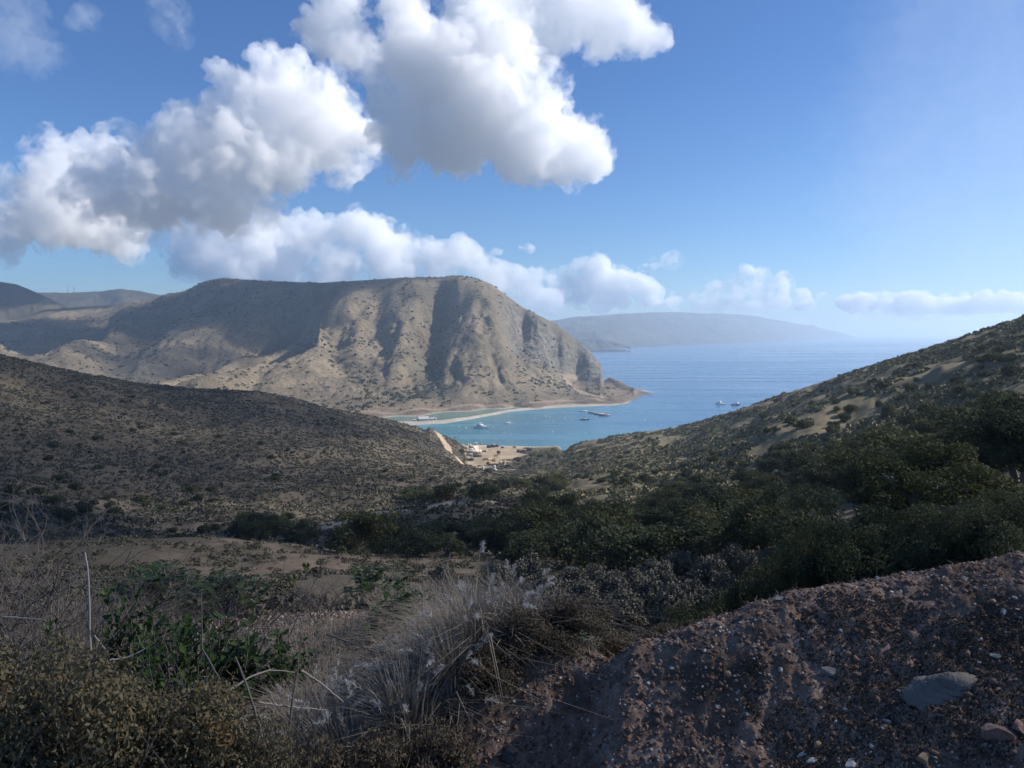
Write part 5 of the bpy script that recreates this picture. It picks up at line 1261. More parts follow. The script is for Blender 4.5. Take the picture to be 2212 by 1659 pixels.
def small_leaf_bush(seed, n, leaf, mat, hgt, wd, tw=16, flat=1.0):
    rs = np.random.RandomState(seed); bl = []
    for q in range(26):
        an = rs.uniform(0, 6.28); e = wd * .5 * rs.uniform(0, .8) ; rr = wd * rs.uniform(.09, .17)
        bl.append((math.cos(an) * e, math.sin(an) * e, hgt * rs.uniform(.2, .86) * (1 - .55 * (e / (wd * .5)) ** 2), rr, rr, rr * rs.uniform(.8, 1.3)))
    V, Q = leaves(seed, bl, n, leaf, zmin=-.02, shell=(.25, 1.08), aspect=2.0)
    lv = mesh_np('foliage', V, Q, mat)
    ac = Acc()
    for q in range(tw):
        an = rs.uniform(0, 6.28); twigs(rs, ac, (0, 0, -.05), (math.cos(an) * .6, math.sin(an) * .6, 1), hgt * .55, .008, 2)
    return lv, ac.mesh('branches', M_TWIGD)
def put_bush(meshes, px, r, s, label, cat='shrub', group=None, sz=None, name='shrub'):
    o = link(name, None, loc=foot(px, r), label=label, cat=cat, group=group); o.rotation_euler = (0, 0, PR.uniform(0, 6.28)); o.scale = (s, s, sz or s)
    link('foliage', meshes[0], o); link('branches', meshes[1], o); return o
OLB = [small_leaf_bush(320 + i, 52000, .0105, M_OLIVE, 1.0, 1.1) for i in range(3)]
for (px, r, hpy, lb, k) in ((40, 3.3, 1350, 'olive brown leafy shrub filling the bottom left corner', 0), (300, 3.2, 1425, 'olive brown leafy shrub, second from the left along the bottom edge', 1),
                            (-160, 3.7, 1330, 'olive brown shrub cut off by the left edge', 2), (190, 4.3, 1390, 'olive brown shrub behind the two in the bottom left corner', 2), (470, 3.15, 1520, 'low ochre tinged shrub right of the bottom left shrubs', 0)):
    h_ = top_h(px, hpy, r); put_bush(OLB[k], px, r, (1.0, .95, 1.1, .9, .62)[(0, 300, -160, 190).index(px) if px in (0, 300, -160, 190) else (0 if px == 40 else 4)], lb, sz=h_)
BRB = [small_leaf_bush(340 + i, 14000, .012, M_BRUSHY, .5, .8, 12) for i in range(2)]
for (px, r, hpy, s, lb) in ((640, 3.3, 1590, .8, 'low brown brush at the bottom edge under the tall crossed stalks'), (800, 3.4, 1575, .85, 'low brown brush at the bottom edge below the plume grass'), (930, 3.6, 1560, .75, 'low brown brush at the foot of the dirt bank, bottom edge'),
                            (1230, 4.6, 1440, .8, 'brown brush between plume grass and dirt bank'), (1340, 4.75, 1400, .75, 'brown brush in front of the glossy shrub on the bank edge'), (1450, 4.9, 1375, .7, 'low greenish brush highest along the bank edge'), (1130, 4.4, 1500, .75, 'dark brown brush where plume grass meets the bank'), (1040, 4.2, 1530, .7, 'dark brown brush left of the bank, under the plumes')):
    put_bush(BRB[PR.randrange(2)], px, r, s, lb, sz=max(.25, top_h(px, hpy, r)) / .5)

for (px, r, hpy, s, k, lb) in ((20, 7.0, 1130, 1.5, 0, 'big bare grey brush with dense twigs at the left edge'), (130, 7.4, 1160, 1.3, 1, 'bare dark brush right of the one at the left edge'), (-120, 6.6, 1120, 1.5, 2, 'bare brush cut by the left edge'),
                               (90, 6.2, 1230, 1.1, 2, 'lower bare brush in front of the big ones at the left edge'), (430, 8.2, 1240, 1.0, 1, 'bare dark twigs behind the glossy green shrubs'), (520, 9.0, 1225, 1.0, 1, 'bare dark twigs in front of the gravel heap'), (680, 9.5, 1235, .9, 0, 'thin bare twigs right of the gravel heap'),
                               (260, 8.0, 1210, 1.1, 0, 'bare grey twigs behind the white stalk')):
    o = link('bare_brush', BARE[k], loc=foot(px, r), label=lb, cat='shrub'); o.rotation_euler = (0, 0, PR.uniform(0, 6)); o.scale = (s, s, top_h(px, hpy, r) / 1.25)

def oval_leaves(seed, n, hgt, wd, size, mat):
    """stems carrying whorls of broad folded oval leaves"""
    rs = np.random.RandomState(seed); ac = Acc(); lf = Acc()
    for q in range(n):
        an = rs.uniform(0, 6.28); e = wd * .5 * rs.uniform(.1, .9)
        tip = np.array([math.cos(an) * e, math.sin(an) * e, hgt * rs.uniform(.45, 1.0) * (1 - .3 * (e / (wd * .5)) ** 2)])
        p = bend(rs, (math.cos(an) * e * .25, math.sin(an) * e * .25, -.05), tip, 6, .05); ac.add(*tube(p, np.linspace(.011, .004, 6), 5))
        for k in range(rs.randint(9, 16)):
            c = p[-1] - (p[-1] - p[2]) * rs.uniform(0, 1) ** 1.6 * .8
            a = rs.uniform(0, 6.28); up = rs.uniform(.1, 1.1)
            t_ = np.array([math.cos(a), math.sin(a), up]); t_ /= np.linalg.norm(t_)
            s_ = np.cross(t_, (0, 0, 1.0)); s_ /= np.linalg.norm(s_); n_ = np.cross(s_, t_)
            L = size * rs.uniform(.6, 1.15); W = L * .34
            o = c + t_ * .012
            V = [o, o + t_ * L * .3 + s_ * W * .85 + n_ * .10 * L, o + t_ * L * .7 + s_ * W + n_ * .08 * L, o + t_ * L, o + t_ * L * .7 - s_ * W + n_ * .08 * L, o + t_ * L * .3 - s_ * W * .85 + n_ * .10 * L, o + t_ * L * .5]
            lf.add(np.array(V), None, [(0, 1, 6), (1, 2, 6), (2, 3, 6), (3, 4, 6), (4, 5, 6), (5, 0, 6)])
    return lf.mesh('foliage', mat), ac.mesh('branches', M_TWIG)
GLO = [oval_leaves(360 + i, 30, 1.0, 1.0, .085, M_GLOSSY) for i in range(3)]
for (px, r, hpy, wd, lb) in ((250, 6.0, 1262, .5, 'glossy green shrub standing just right of the white stalk'), (355, 5.8, 1335, .55, 'glossy green shrub, second right of the white stalk'), (420, 6.2, 1318, .7, 'broad glossy green shrub in the middle of the left row'), (510, 6.1, 1325, .7, 'glossy green shrub, right of the broad middle one'), (590, 6.0, 1372, .5, 'low glossy green shrub at the right end of the left row'),
                          (300, 5.6, 1370, .6, 'low glossy green shrub in front of the left row'), (860, 7.6, 1262, .75, 'dark glossy green shrub in the dry grass left of centre'), (930, 7.8, 1300, .6, 'lower glossy green shrub right of the dark one in the grass'), (1150, 5.6, 1345, .55, 'bright glossy green shrub at the edge of the bank'), (1220, 5.5, 1358, .6, 'broad bright glossy shrub, right of the one at the bank edge'), (1300, 5.6, 1380, .32, 'small glossy shrub farthest right on the bank edge'),
                          (80, 5.5, 1330, .3, 'small glossy green shrub under the bare brush at left'), (800, 20, 1222, 1.9, 'wide green bush beyond the dry grass'), (330, 13, 1215, 1.5, 'green bush behind the white stalk'), (470, 12, 1240, 1.2, 'green bush behind the gravel heap'), (430, 14, 1222, 1.0, 'smaller green bush left of the one behind the gravel heap')):
    h_ = max(.25, top_h(px, hpy, r)); put_bush(GLO[PR.randrange(3)], px, r, wd * 1.3, lb, sz=h_, name='glossy_shrub')

# ---- plume grass and dry grass
def grass_clump(seed, n, L, wd, plumes):
    rs = np.random.RandomState(seed); bl = Acc(); pl = Acc()
    for q in range(n):
        an = rs.uniform(0, 6.28); lean = rs.uniform(.05, 1.1); d = np.array([math.cos(an), math.sin(an), 0])
        l = L * rs.uniform(.5, 1.0); u = np.linspace(0, 1, 5)
        c = d * wd * .3 * rs.uniform(0, 1) + d * (lean * l * u ** 1.8)[:, None] * .7 + np.array([0, 0, 1.0]) * (l * (u - .45 * lean * u ** 2.4))[:, None]
        s_ = np.array([-d[1], d[0], 0]) * .0028
        w_ = np.array([1, .9, .75, .5, .1])[:, None]
        V = np.concatenate([c - s_ * w_, c + s_ * w_]); bl.add(V, [(i, i + 1, i + 6, i + 5) for i in range(4)])
        if q < plumes:
            tip, dr = c[-1], c[-1] - c[-2]; dr /= np.linalg.norm(dr)
            for k in range(70):
                v = rs.uniform(0, 1); cc = tip - dr * .01 + (dr * v + np.array([0, 0, -.35 * v * v])) * .10
                hd = rs.normal(size=3); hd += dr * .9; hd /= np.linalg.norm(hd); e = cc + hd * .034 * (1.1 - .6 * v)
                sd_ = np.cross(hd, rs.normal(size=3)); sd_ *= .0022 / np.linalg.norm(sd_)
                pl.add(np.array([cc - sd_, cc + sd_, e]), None, [(0, 1, 2)])
    return bl.mesh('blades', M_GRASS), pl.mesh('plume', M_PLUME)
CLUMPS = [grass_clump(400 + i, 240, .66, .34, 12) for i in range(4)]
PL = [(640, 4.6), (700, 5.2), (730, 4.1), (770, 4.7), (800, 5.6), (830, 4.2), (860, 5.0), (900, 4.4), (930, 5.3), (960, 4.7), (1000, 5.6), (1020, 4.5), (1060, 5.1), (1100, 5.7), (690, 4.3), (880, 4.0), (760, 3.9), (1120, 4.9), (620, 5.4), (980, 4.2)]
for (px, r) in PL:
    b, pm = CLUMPS[PR.randrange(4)]; s = PR.uniform(.8, 1.1) * (.78 if r > 5.2 else 1)
    o = link('plume_grass', None, loc=foot(px, r), label='clump of grey dry grass with fluffy pale plumes in the centre foreground', cat='grass clump', group='plume grass clumps in the foreground'); o.rotation_euler = (0, 0, PR.uniform(0, 6)); o.scale = (s, s, s)
    link('blades', b, o); link('plumes', pm, o)

def blades(name, pts, L, wdt, lean, mat, seed):
    rs = np.random.RandomState(seed); n = len(pts); an = rs.uniform(0, 6.28, n); d = np.stack([np.cos(an), np.sin(an), 0 * an], 1)
    l = (L * rs.uniform(.45, 1.15, n))[:, None]; ln = rs.uniform(0, lean, n)[:, None]; s_ = np.stack([-d[:, 1], d[:, 0], 0 * an], 1) * wdt
    zz = np.array([[0, 0, 1.0]])
    c0 = pts; c1 = pts + d * ln * l * .25 + zz * l * .55; c2 = pts + d * ln * l * .9 + zz * l * (1 - .3 * ln)
    V = np.stack([c0 - s_, c0 + s_, c1 + s_ * .8, c1 - s_ * .8, c2], 1).reshape(-1, 3)
    b = np.arange(n)[:, None] * 5
    return mesh_np(name, V, b + np.array([[0, 1, 2, 3]]), mat, T=b + np.array([[3, 2, 4]]), attrs={'var': np.repeat(rs.uniform(0, 1, n), 5)})
M_DRY = scrub_mat('dry_grass', [(0.0, (0.12, 0.10, 0.08)), (0.5, (0.21, 0.175, 0.135)), (1.0, (0.31, 0.265, 0.205))])
def kg(x, y, z, r, px):
    return (fldval(GF, rock, x, y) < .3) & ((r > 6.5) | (px > 560) & (px < 1160)) & ~((px < 800) & (px > 380) & (r > 8.5) & (r < 12)) & (fbm(x / .9, y / .9, octaves=2) > -.35)
pts, rs = sample_field(GF, 30000, 3.6, 13, -60, 1500, 11, kg, 1.0)
link('dry_grass', blades('dry_grass', pts, .38, .0035, 1.5, M_DRY, 12), kind='stuff')
def ks(x, y, z, r, px): return (fldval(GF, rock, x, y) < .3) & (px > 820) & (px < 1480)
pts, rs = sample_field(GF, 6000, 6, 14, 800, 1480, 13, ks, 1.0)
link('thin_dry_stems', blades('thin_dry_stems', pts, .45, .003, .6, M_DRY, 14), kind='stuff')
def km(x, y, z, r, px): return (np.random.RandomState(8).uniform(size=len(x)) > .75 * fldval(GF, bare, x, y)) & (px < 1560) & (fbm(x / 5, y / 5, octaves=3) > -.15)
pts, rs = sample_field(GF, 6500, 11, 72, -80, 1560, 15, km, 1.2)
link('grey_scrub', tufts('grey_scrub', pts, rs.uniform(.25, .85, len(pts)), 40, 0.10, M_SAGE, 16, .7), kind='stuff')

def kt(x, y, z, r, px): return (fldval(GF, rock, x, y) < .2) & (fbm(x / .7, y / .7, octaves=2) > -.2)
pts, rs = sample_field(GF, 15000, 3.7, 8.0, 600, 1330, 17, kt, 1.0)
link('tangled_straw', blades('tangled_straw', pts, .5, .003, 2.6, M_DRY, 18), kind='stuff')

# grey rounded sage bushes on the far side of the grass
SAGEB = [small_leaf_bush(420 + i, 7000, .03, plain('grey_sage_leaf', (.135, .127, .098), .9, var=.35), .7, 1.1, 10) for i in range(2)]
for (px, r) in ((1130, 27), (1190, 30), (1240, 33), (1290, 36), (1180, 24), (1330, 34), (1380, 37), (1260, 27), (1080, 30), (1400, 30), (1150, 36), (1320, 28), (960, 32), (1440, 33), (1460, 26), (1500, 29), (1540, 34), (1580, 30), (1420, 40), (1480, 42), (1530, 24), (1360, 24), (1600, 38), (1450, 22)):
    put_bush(SAGEB[PR.randrange(2)], px, r, PR.uniform(1.5, 2.4), 'rounded grey sage bush between the dry grass and the valley oaks', group='grey sage bushes beyond the dry grass', name='sage_bush')

# ---- dead stalks
def stalk(pts_r, rad, label, mat=M_STRAW):
    P = [at(px, py, r) for (px, py, r) in pts_r]
    rs = np.random.RandomState(int(pts_r[0][0])); n = 14; t_ = np.linspace(0, len(P) - 1, n); Q = []
    for u in t_:
        i = min(int(u), len(P) - 2); Q.append(np.array(P[i].lerp(P[i + 1], u - i)))
    Q = np.array(Q)
    for _ in range(3): Q[1:-1] = .25 * Q[:-2] + .5 * Q[1:-1] + .25 * Q[2:]
    Q[1:-1] += rs.normal(size=(n - 2, 3)) * .0012; rad *= .62
    b = Vector(Q[0]); ac = Acc(); ac.add(*tube(Q - np.array(b), np.linspace(rad, rad * .55, n), 6))
    return link('dead_stalk', ac.mesh('dead_stalk', mat, True), loc=b, label=label, cat='stalk')
o = stalk([(*z3(580, 960), 5.0), (*z3(570, 800), 5.0), (*z3(568, 480), 5.0), (*z3(555, 350), 5.02), (*z3(541, 285), 5.05)], .013, 'tall bleached white stalk standing at the left', M_STALKW)
stalk([(*z4(905, 500), 6.6), (*z4(935, 245), 6.6)], .010, 'tall upright straw stalk, taller of the two against the dark oaks'); stalk([(*z4(690, 480), 6.8), (*z4(750, 275), 6.8)], .010, 'leaning straw stalk, left of the taller one against the dark oaks')
stalk([(*z4(575, 680), 5.8), (*z4(581, 440), 5.8)], .009, 'short upright straw stalk in front of the dark glossy shrub')
stalk([(*z4(610, 590), 5.2), (*z4(720, 620), 5.1), (*z4(785, 662), 5.0)], .009, 'bent straw stalk right of the dark glossy shrub'); stalk([(*z4(880, 832), 4.4), (*z4(1090, 788), 4.3)], .010, 'pale straw stalk lying nearly level above the plumes'); stalk([(*z4(625, 925), 4.5), (*z4(835, 722), 4.5)], .009, 'brown stalk slanting up to the right among the plumes', M_TWIG)
stalk([(*z4(-20, 785), 4.6), (*z4(130, 840), 4.5), (*z4(300, 905), 4.4)], .010, 'grey stalk slanting down to the right at the left of the plumes', M_TWIG); stalk([(*z4(740, 885), 4.2), (*z4(990, 832), 4.2)], .008, 'thin pale stalk just below the level straw stalk')
stalk([(*z3(700, 972), 4.4), (*z3(820, 955), 4.4), (*z3(932, 893), 4.4)], .009, 'bent bleached stalk lying over the olive shrubs', M_STALKW); stalk([(*z3(600, 815), 4.7), (*z3(670, 900), 4.7)], .008, 'short broken white stalk at the foot of the tall white one', M_STALKW)
stalk([(*z3(1640, 1560), 3.6), (*z3(1480, 1230), 3.8), (*z3(1290, 900), 4.1)], .011, 'long brown stalk leaning left, first of the crossed stalks', M_TWIG); stalk([(*z3(1690, 1530), 3.6), (*z3(1600, 1200), 3.7), (*z3(1500, 950), 3.9)], .012, 'long brown stalk leaning left, right beside the first crossed one', M_TWIG)
stalk([(*z3(1830, 1520), 3.7), (*z3(1870, 1200), 3.75), (*z3(1905, 990), 3.8)], .011, 'upright brown stalk right of the crossed stalks', M_TWIG); stalk([(*z3(1460, 1170), 3.9), (*z3(1600, 1070), 3.95), (*z3(1740, 1030), 4.0), (*z3(1880, 1050), 4.0)], .009, 'arched straw stalk over the crossed stalks'); stalk([(*z3(1650, 1240), 3.75), (*z3(1850, 1270), 3.75), (*z3(2080, 1290), 3.8)], .008, 'pale stalk lying level below the arched one')
stalk([(*z3(1920, 1040), 4.0), (*z3(2050, 1120), 3.95), (*z3(2190, 1240), 3.9)], .011, 'straw stalk slanting down right of the arched one'); stalk([(*z3(1840, 830), 5.0), (*z3(1960, 560), 5.1), (*z3(2110, 300), 5.3)], .007, 'long thin dark stem leaning right over the gravel', M_TWIGD); stalk([(*z3(1290, 900), 5.0), (*z3(1285, 540), 5.1)], .008, 'upright grey stem among the glossy shrubs', M_TWIG)
stalk([(*z3(20, 695), 4.6), (*z3(270, 712), 4.5)], .008, 'pale stalk lying over the shrubs at the left edge', M_STALKW); stalk([(*z4(2075, 845), 4.9), (*z4(2115, 808), 4.9)], .009, 'short pale stalk poking from the crest of the bank', M_STALKW)
stalk([(*z4(1660, 880), 4.9), (*z4(1420, 1000), 4.7)], .006, 'thin straw lying where brush meets the bank')

# ---- prickly pears on the flats
def cactus(seed):
    rs = np.random.RandomState(seed); ac = Acc(); iv, it = ico()
    tips = [(np.array([rs.uniform(-.14, .14), rs.uniform(-.1, .1), .12]), 0) for _ in range(5)]
    while tips:
        c, g = tips.pop(0); a = rs.uniform(0, 3.14); h_ = rs.uniform(.14, .2)
        V = iv * np.array([h_ * .8, .035, h_]); ca, sa = math.cos(a), math.sin(a)
        V = np.stack([V[:, 0] * ca - V[:, 1] * sa, V[:, 0] * sa + V[:, 1] * ca, V[:, 2]], 1) + c; ac.add(V, None, it)
        if g < 2:
            for k in range(rs.randint(1, 3)):
                q = rs.uniform(-1, 1) * h_ * .8; tips.append((c + np.array([q * ca, q * sa, h_ * 1.45]), g + 1))
    return ac.mesh('prickly_pear', leaf_mat('cactus_pad', [(.3, (.10, .115, .05)), (.7, (.19, .19, .085))], 3.0, 0.0), True)
CACT = [cactus(440 + i) for i in range(3)]
for (px, r, s, lb) in ((623, 27, .62, 'prickly pear clump on the pale flat, largest of the three'), (653, 38, .7, 'prickly pear clump farther up the pale flat'), (828, 24, .6, 'pale prickly pear at the foot of the wide green bush'), (585, 29, .35, 'small prickly pear left of the largest clump')):
    o = link('prickly_pear', CACT[PR.randrange(3)], loc=foot(px, r), label=lb, cat='cactus'); o.rotation_euler = (0, 0, PR.uniform(0, 6)); o.scale = (s, s, s)

# ------------------------------------------------------------------ stones on the dirt bank
def stone_mat(name, a, b, c):
    t = NT(name); g = t.new('TexCoord'); oi = t.new('ObjectInfo')
    n = t.noise(g.outputs['Object'], 2.2, 6, 0.65); n2 = t.noise(g.outputs['Object'], 14, 4, 0.7)
    col = t.ramp(n, [(.3, a), (.5, b), (.7, c)]); col = t.mix(t.ramp(n2, [(.55, 0.0), (.75, .5)]), col, (.10, .075, .06))
    t.base(col, .85, .25); t.bump(n2, .35, .08); return t.m
S_PALE = stone_mat('pale_stone', (.22, .19, .165), (.32, .285, .255), (.41, .375, .345)); S_GREY = stone_mat('grey_stone', (.13, .125, .12), (.20, .19, .18), (.28, .265, .25))
S_TAN = stone_mat('tan_stone', (.24, .155, .09), (.34, .225, .135), (.40, .29, .19)); S_PINK = stone_mat('reddish_stone', (.17, .10, .08), (.24, .15, .125), (.30, .2, .17)); S_DARK = stone_mat('dark_stone', (.05, .045, .042), (.09, .08, .075), (.14, .125, .115)); S_WHITE = stone_mat('white_stone', (.33, .30, .275), (.46, .43, .40), (.56, .53, .50))
SM = {'pale': S_PALE, 'grey': S_GREY, 'tan': S_TAN, 'pinkish': S_PINK, 'dark': S_DARK, 'white': S_WHITE}
ROCKV = {k: [rock_mesh(500 + 7 * i + 31 * j, m, 3, .3, 'stone', (.6, .75, .45)[j]) for j in range(3)] for i, (k, m) in enumerate(SM.items())}
def bank_stone(px, py, wpx, col, label, shape=None, group=None, tilt=True):
    p = GF.hit(px, py, 2.8)
    if p is None or p.xy.length > 7: return None
    s = wpx / F * p.xy.length * .5
    k = PR.randrange(3) if shape is None else shape
    o = link('stone', ROCKV[col][k], loc=p + Vector((0, 0, s * .06)), label=label, cat='stone', group=group)
    o.rotation_euler = (PR.uniform(-.25, .25), PR.uniform(-.25, .25), PR.uniform(0, 6.28) if tilt else PR.uniform(-.3, .3)); o.scale = (s * 1.08,) * 3
    return o
W5, W4 = .54861 / 1.5447, .54861 / 1.58
for (zx, zy, wz, col, sh, lb) in ((722, 552, 78, 'pale', 2, 'flat pale slab lying on the bank crest in front of the dark oaks'), (1175, 445, 72, 'grey', 0, 'angular pale grey stone standing on the bank crest'), (1325, 435, 42, 'grey', 1, 'small grey stone on the crest, right of the angular one'), (1520, 402, 52, 'grey', 0, 'grey stone on the crest farther right'),
        (1855, 430, 52, 'pale', 2, 'pale wedge of stone below the crest at right'), (2020, 568, 58, 'tan', 0, 'tan block of stone at the far right of the bank'), (2095, 632, 62, 'white', 2, 'flat white stone at the far right of the bank'), (1285, 570, 42, 'pale', 2, 'pale sliver of stone under the crest'), (1460, 504, 36, 'pale', 0, 'small pale upright stone under the crest'),
        (990, 692, 26, 'white', 0, 'small white stone on the dark moss near the crest'), (275, 868, 52, 'white', 2, 'white oblong stone near the left of the crest'), (70, 977, 38, 'white', 0, 'white pebbly stone low on the left of the bank'), (415, 1018, 58, 'tan', 1, 'upright orange tan stone in the middle of the bank'), (600, 1162, 58, 'pinkish', 1, 'round reddish stone in the middle of the bank'),
        (735, 980, 46, 'white', 2, 'white oblong stone right of the orange tan one'), (820, 932, 24, 'pale', 0, 'small pale upright stone above the white oblong'), (570, 917, 26, 'white', 0, 'small white stone at mid bank'), (515, 1087, 32, 'pale', 1, 'pale upright pebble left of the round reddish stone'), (510, 1257, 52, 'grey', 1, 'smooth grey stone below the round reddish one'),
        (578, 1402, 58, 'pale', 1, 'smooth pale oval stone low on the bank'), (50, 1527, 62, 'grey', 1, 'smooth grey stone at the bottom edge'), (1145, 887, 42, 'tan', 1, 'rounded tan stone on the dark moss'), (1380, 1302, 66, 'white', 0, 'bright white angular stone in the lower right moss'), (1355, 1342, 28, 'white', 0, 'small white chip just under the bright white stone'),
        (1290, 1450, 42, 'white', 0, 'white stone below the bright white one'), (960, 1452, 66, 'tan', 1, 'round tan stone among white pieces near the bottom edge'), (870, 1502, 80, 'white', 2, 'flat white piece left of the round tan stone'), (930, 1537, 92, 'white', 2, 'larger flat white piece below the round tan stone'), (1160, 1552, 112, 'white', 2, 'long white piece at the bottom edge'),
        (1600, 1522, 112, 'tan', 0, 'brown tan boulder half buried at the bottom edge'), (2060, 1375, 190, 'pinkish', 0, 'big reddish brown boulder at the lower right edge'), (1450, 1112, 36, 'pale', 0, 'small pale stone left of the layered slab'), (2160, 548, 42, 'pale', 0, 'pale stone at the right edge below the crest'), (2040, 902, 84, 'pale', 2, 'flat pale stone right above the layered slab'),
        (1940, 937, 32, 'pale', 0, 'small pale stone left of the flat one above the slab'), (350, 1207, 46, 'pale', 2, 'pale flake at the left of the bank'), (1045, 1005, 140, 'grey', 2, 'long grey slab half buried at mid bank'), (1200, 1012, 62, 'pinkish', 2, 'reddish flake right of the long grey slab'), (1000, 1370, 24, 'white', 0, 'tiny white stone above the round tan one'), (2190, 1340, 120, 'pinkish', 0, 'reddish rock cut by the right edge')):
    px, py = z5(zx, zy); bank_stone(px, py, wz * W5, col, lb, sh)
for (zx, zy, wz, col, sh, lb) in ((1050, 1372, 56, 'pale', 1, 'smooth pale oval stone where the bank meets the brush'), (945, 1387, 58, 'pale', 0, 'pale lump of stone left of the smooth oval one'), (1080, 1332, 42, 'pale', 0, 'pale stone right above the smooth oval one'), (1395, 1407, 56, 'pale', 1, 'pale rounded stone alone at the bottom centre of the bank'), (1275, 1492, 42, 'pale', 2, 'pale stone left below the lone rounded one'),
        (1090, 1562, 150, 'dark', 0, 'big dark angular rock at the bottom edge'), (860, 1542, 100, 'tan', 2, 'tan slab left of the big dark rock'), (1140, 1202, 46, 'pale', 0, 'pale stone at the left tip of the bank crest'), (1680, 1057, 36, 'white', 0, 'white stone near the brush on the bank edge'), (1980, 1092, 36, 'white', 0, 'white stone at the middle of the crest'), (2125, 997, 36, 'white', 1, 'round white stone on the crest in front of the brush'),
        (1750, 1042, 26, 'pale', 1, 'small pale stone right of the white one by the brush'), (1325, 1397, 32, 'grey', 0, 'grey stone left of the lone rounded one'), (1650, 1142, 30, 'pale', 0, 'pale stone below the white one by the brush'), (1760, 1252, 28, 'white', 2, 'white flake in the middle of the left bank'), (1665, 1182, 32, 'pale', 2, 'pale flake under the row of pale stones')):
    px, py = z4(zx, zy); bank_stone(px, py, wz * W4, col, lb, sh)
for k in range(70):
    px, py = PR.uniform(1030, 2212), PR.uniform(1210, 1655)
    p = GF.hit(px, py, 2.8)
    if p is None or fldval(GF, rock, np.array([p.x]), np.array([p.y]))[0] < .7: continue
    bank_stone(px, py, PR.uniform(7, 13), PR.choice(('pale', 'pale', 'white', 'tan', 'pinkish')), 'small stone among the many strewn over the dirt bank', None, 'small stones strewn over the dirt bank')
# layered slab
def slab(ac):
    rs = np.random.RandomState(9)
    for L in range(5):
        n = 44; an = np.linspace(0, 6.283, n, endpoint=False); rr = (1 + .16 * np.array([noise3(np.array([math.cos(a) * 1.3 + L * .3]), np.array([math.sin(a) * 1.3]))[0] for a in an]) + rs.uniform(-.07, .07, n)) * (1 - .13 * L)
        x = np.cos(an) * rr * .16 + .014 * L; y = np.sin(an) * rr * .105 + .010 * L; z0 = -.03 + .009 * L
        tp = z0 + .0095 + rs.uniform(-.003, .003, n)
        V = np.concatenate([np.stack([x, y, 0 * x + z0], 1), np.stack([x * .985, y * .985, tp], 1), [[.014 * L, .010 * L, z0 + .011]]])
        ac.add(V, [(i, (i + 1) % n, n + (i + 1) % n, n + i) for i in range(n)], [(n + i, n + (i + 1) % n, 2 * n) for i in range(n)])
ac = Acc(); slab(ac); px, py = z5(1735, 1130)
p = GF.hit(px, py, 2.8); o = link('rock_slab', ac.mesh('rock_slab', stone_mat('layered_rock', (.10, .088, .076), (.165, .147, .13), (.235, .212, .19))), loc=p + Vector((0, 0, .02)), label='large flat layered grey slab set in the dark moss of the bank', cat='stone'); o.rotation_euler = (.42, -.10, -.35); sc_ = 430 * W5 / F * p.xy.length / .34; o.scale = (sc_,) * 3

# pebbles, clods and the dark dried moss, too many to count
def pebbles(name, n, seed, smin, smax, mat, keep, rmin=3.0, rmax=6.2, px0=950, px1=2320, power=2.2):
    pts, rs = sample_field(GF, n, rmin, rmax, px0, px1, seed, keep)
    oc = np.array([(1, 0, 0), (-1, 0, 0), (0, 1, 0), (0, -1, 0), (0, 0, 1), (0, 0, -1)], float); tri = np.array([(0, 2, 4), (2, 1, 4), (1, 3, 4), (3, 0, 4), (2, 0, 5), (1, 2, 5), (3, 1, 5), (0, 3, 5)])
    m = len(pts); s = smin + (smax - smin) * rs.uniform(0, 1, m) ** power
    V = oc[None] * (s[:, None] * rs.uniform(.6, 1.2, (m, 3)))[:, None, :] + rs.normal(size=(m, 6, 3)) * (s * .22)[:, None, None]
    an = rs.uniform(0, 6.28, m); c, sn = np.cos(an)[:, None], np.sin(an)[:, None]
    V = np.stack([V[..., 0] * c - V[..., 1] * sn, V[..., 0] * sn + V[..., 1] * c, V[..., 2] * .75], -1) + pts[:, None]
    T = (np.arange(m)[:, None, None] * 6 + tri[None]).reshape(-1, 3)
    return link(name, mesh_np(name, V.reshape(-1, 3), None, mat, T=T, attrs={'var': np.repeat(rs.uniform(0, 1, m), 6)}), kind='stuff')
M_PEB = scrub_mat('bank_pebbles', [(0.0, (0.11, 0.07, 0.055)), (0.4, (0.19, 0.125, 0.098)), (0.72, (0.28, 0.21, 0.17)), (0.9, (0.38, 0.325, 0.28)), (1.0, (0.52, 0.48, 0.44))])
M_CLOD = scrub_mat('soil_clods', [(0.0, (0.09, 0.057, 0.044)), (1.0, (0.21, 0.13, 0.10))])
onb = lambda x, y, z, r, px: fldval(GF, rock, x, y) > .5
mossn = lambda x, y: fbm(x / .5 + 3, y / .5, octaves=3)
MOSS = [(z5(1150, 820), 330, 190), (z5(1350, 1330), 560, 300), (z5(1950, 1100), 330, 420), (z5(1750, 760), 130, 90), (z5(570, 1090), 60, 110), (z5(1300, 620), 300, 70), (z5(2050, 720), 160, 60)]
def moss_w(x, y, z):
    px = CX + F * (x / y) * 1.0; wv = np.zeros(len(x))
    for ((mx, my), a, b) in MOSS:
        hp = GF.hit(mx, my, 2.8)
        if hp is None: continue
        ra = a * W5 / F * hp.xy.length; rb = b * W5 / F * hp.xy.length * 1.5
        rr_ = np.hypot(hp.x, hp.y); dx = (np.arctan2(x, y) - math.atan2(hp.x, hp.y)) * rr_; dy = np.hypot(x, y) - rr_
        wv = np.maximum(wv, 1.25 - np.sqrt((dx / ra) ** 2 + (dy / rb) ** 2))
    return wv + .55 * mossn(x, y)
pebbles('bank_pebbles', 26000, 21, .0025, .015, M_PEB, lambda x, y, z, r, px: onb(x, y, z, r, px) & ((moss_w(x, y, z) < .45) | (np.random.RandomState(4).uniform(size=len(x)) < .18)))
pebbles('soil_clods', 9000, 22, .005, .024, M_CLOD, onb)
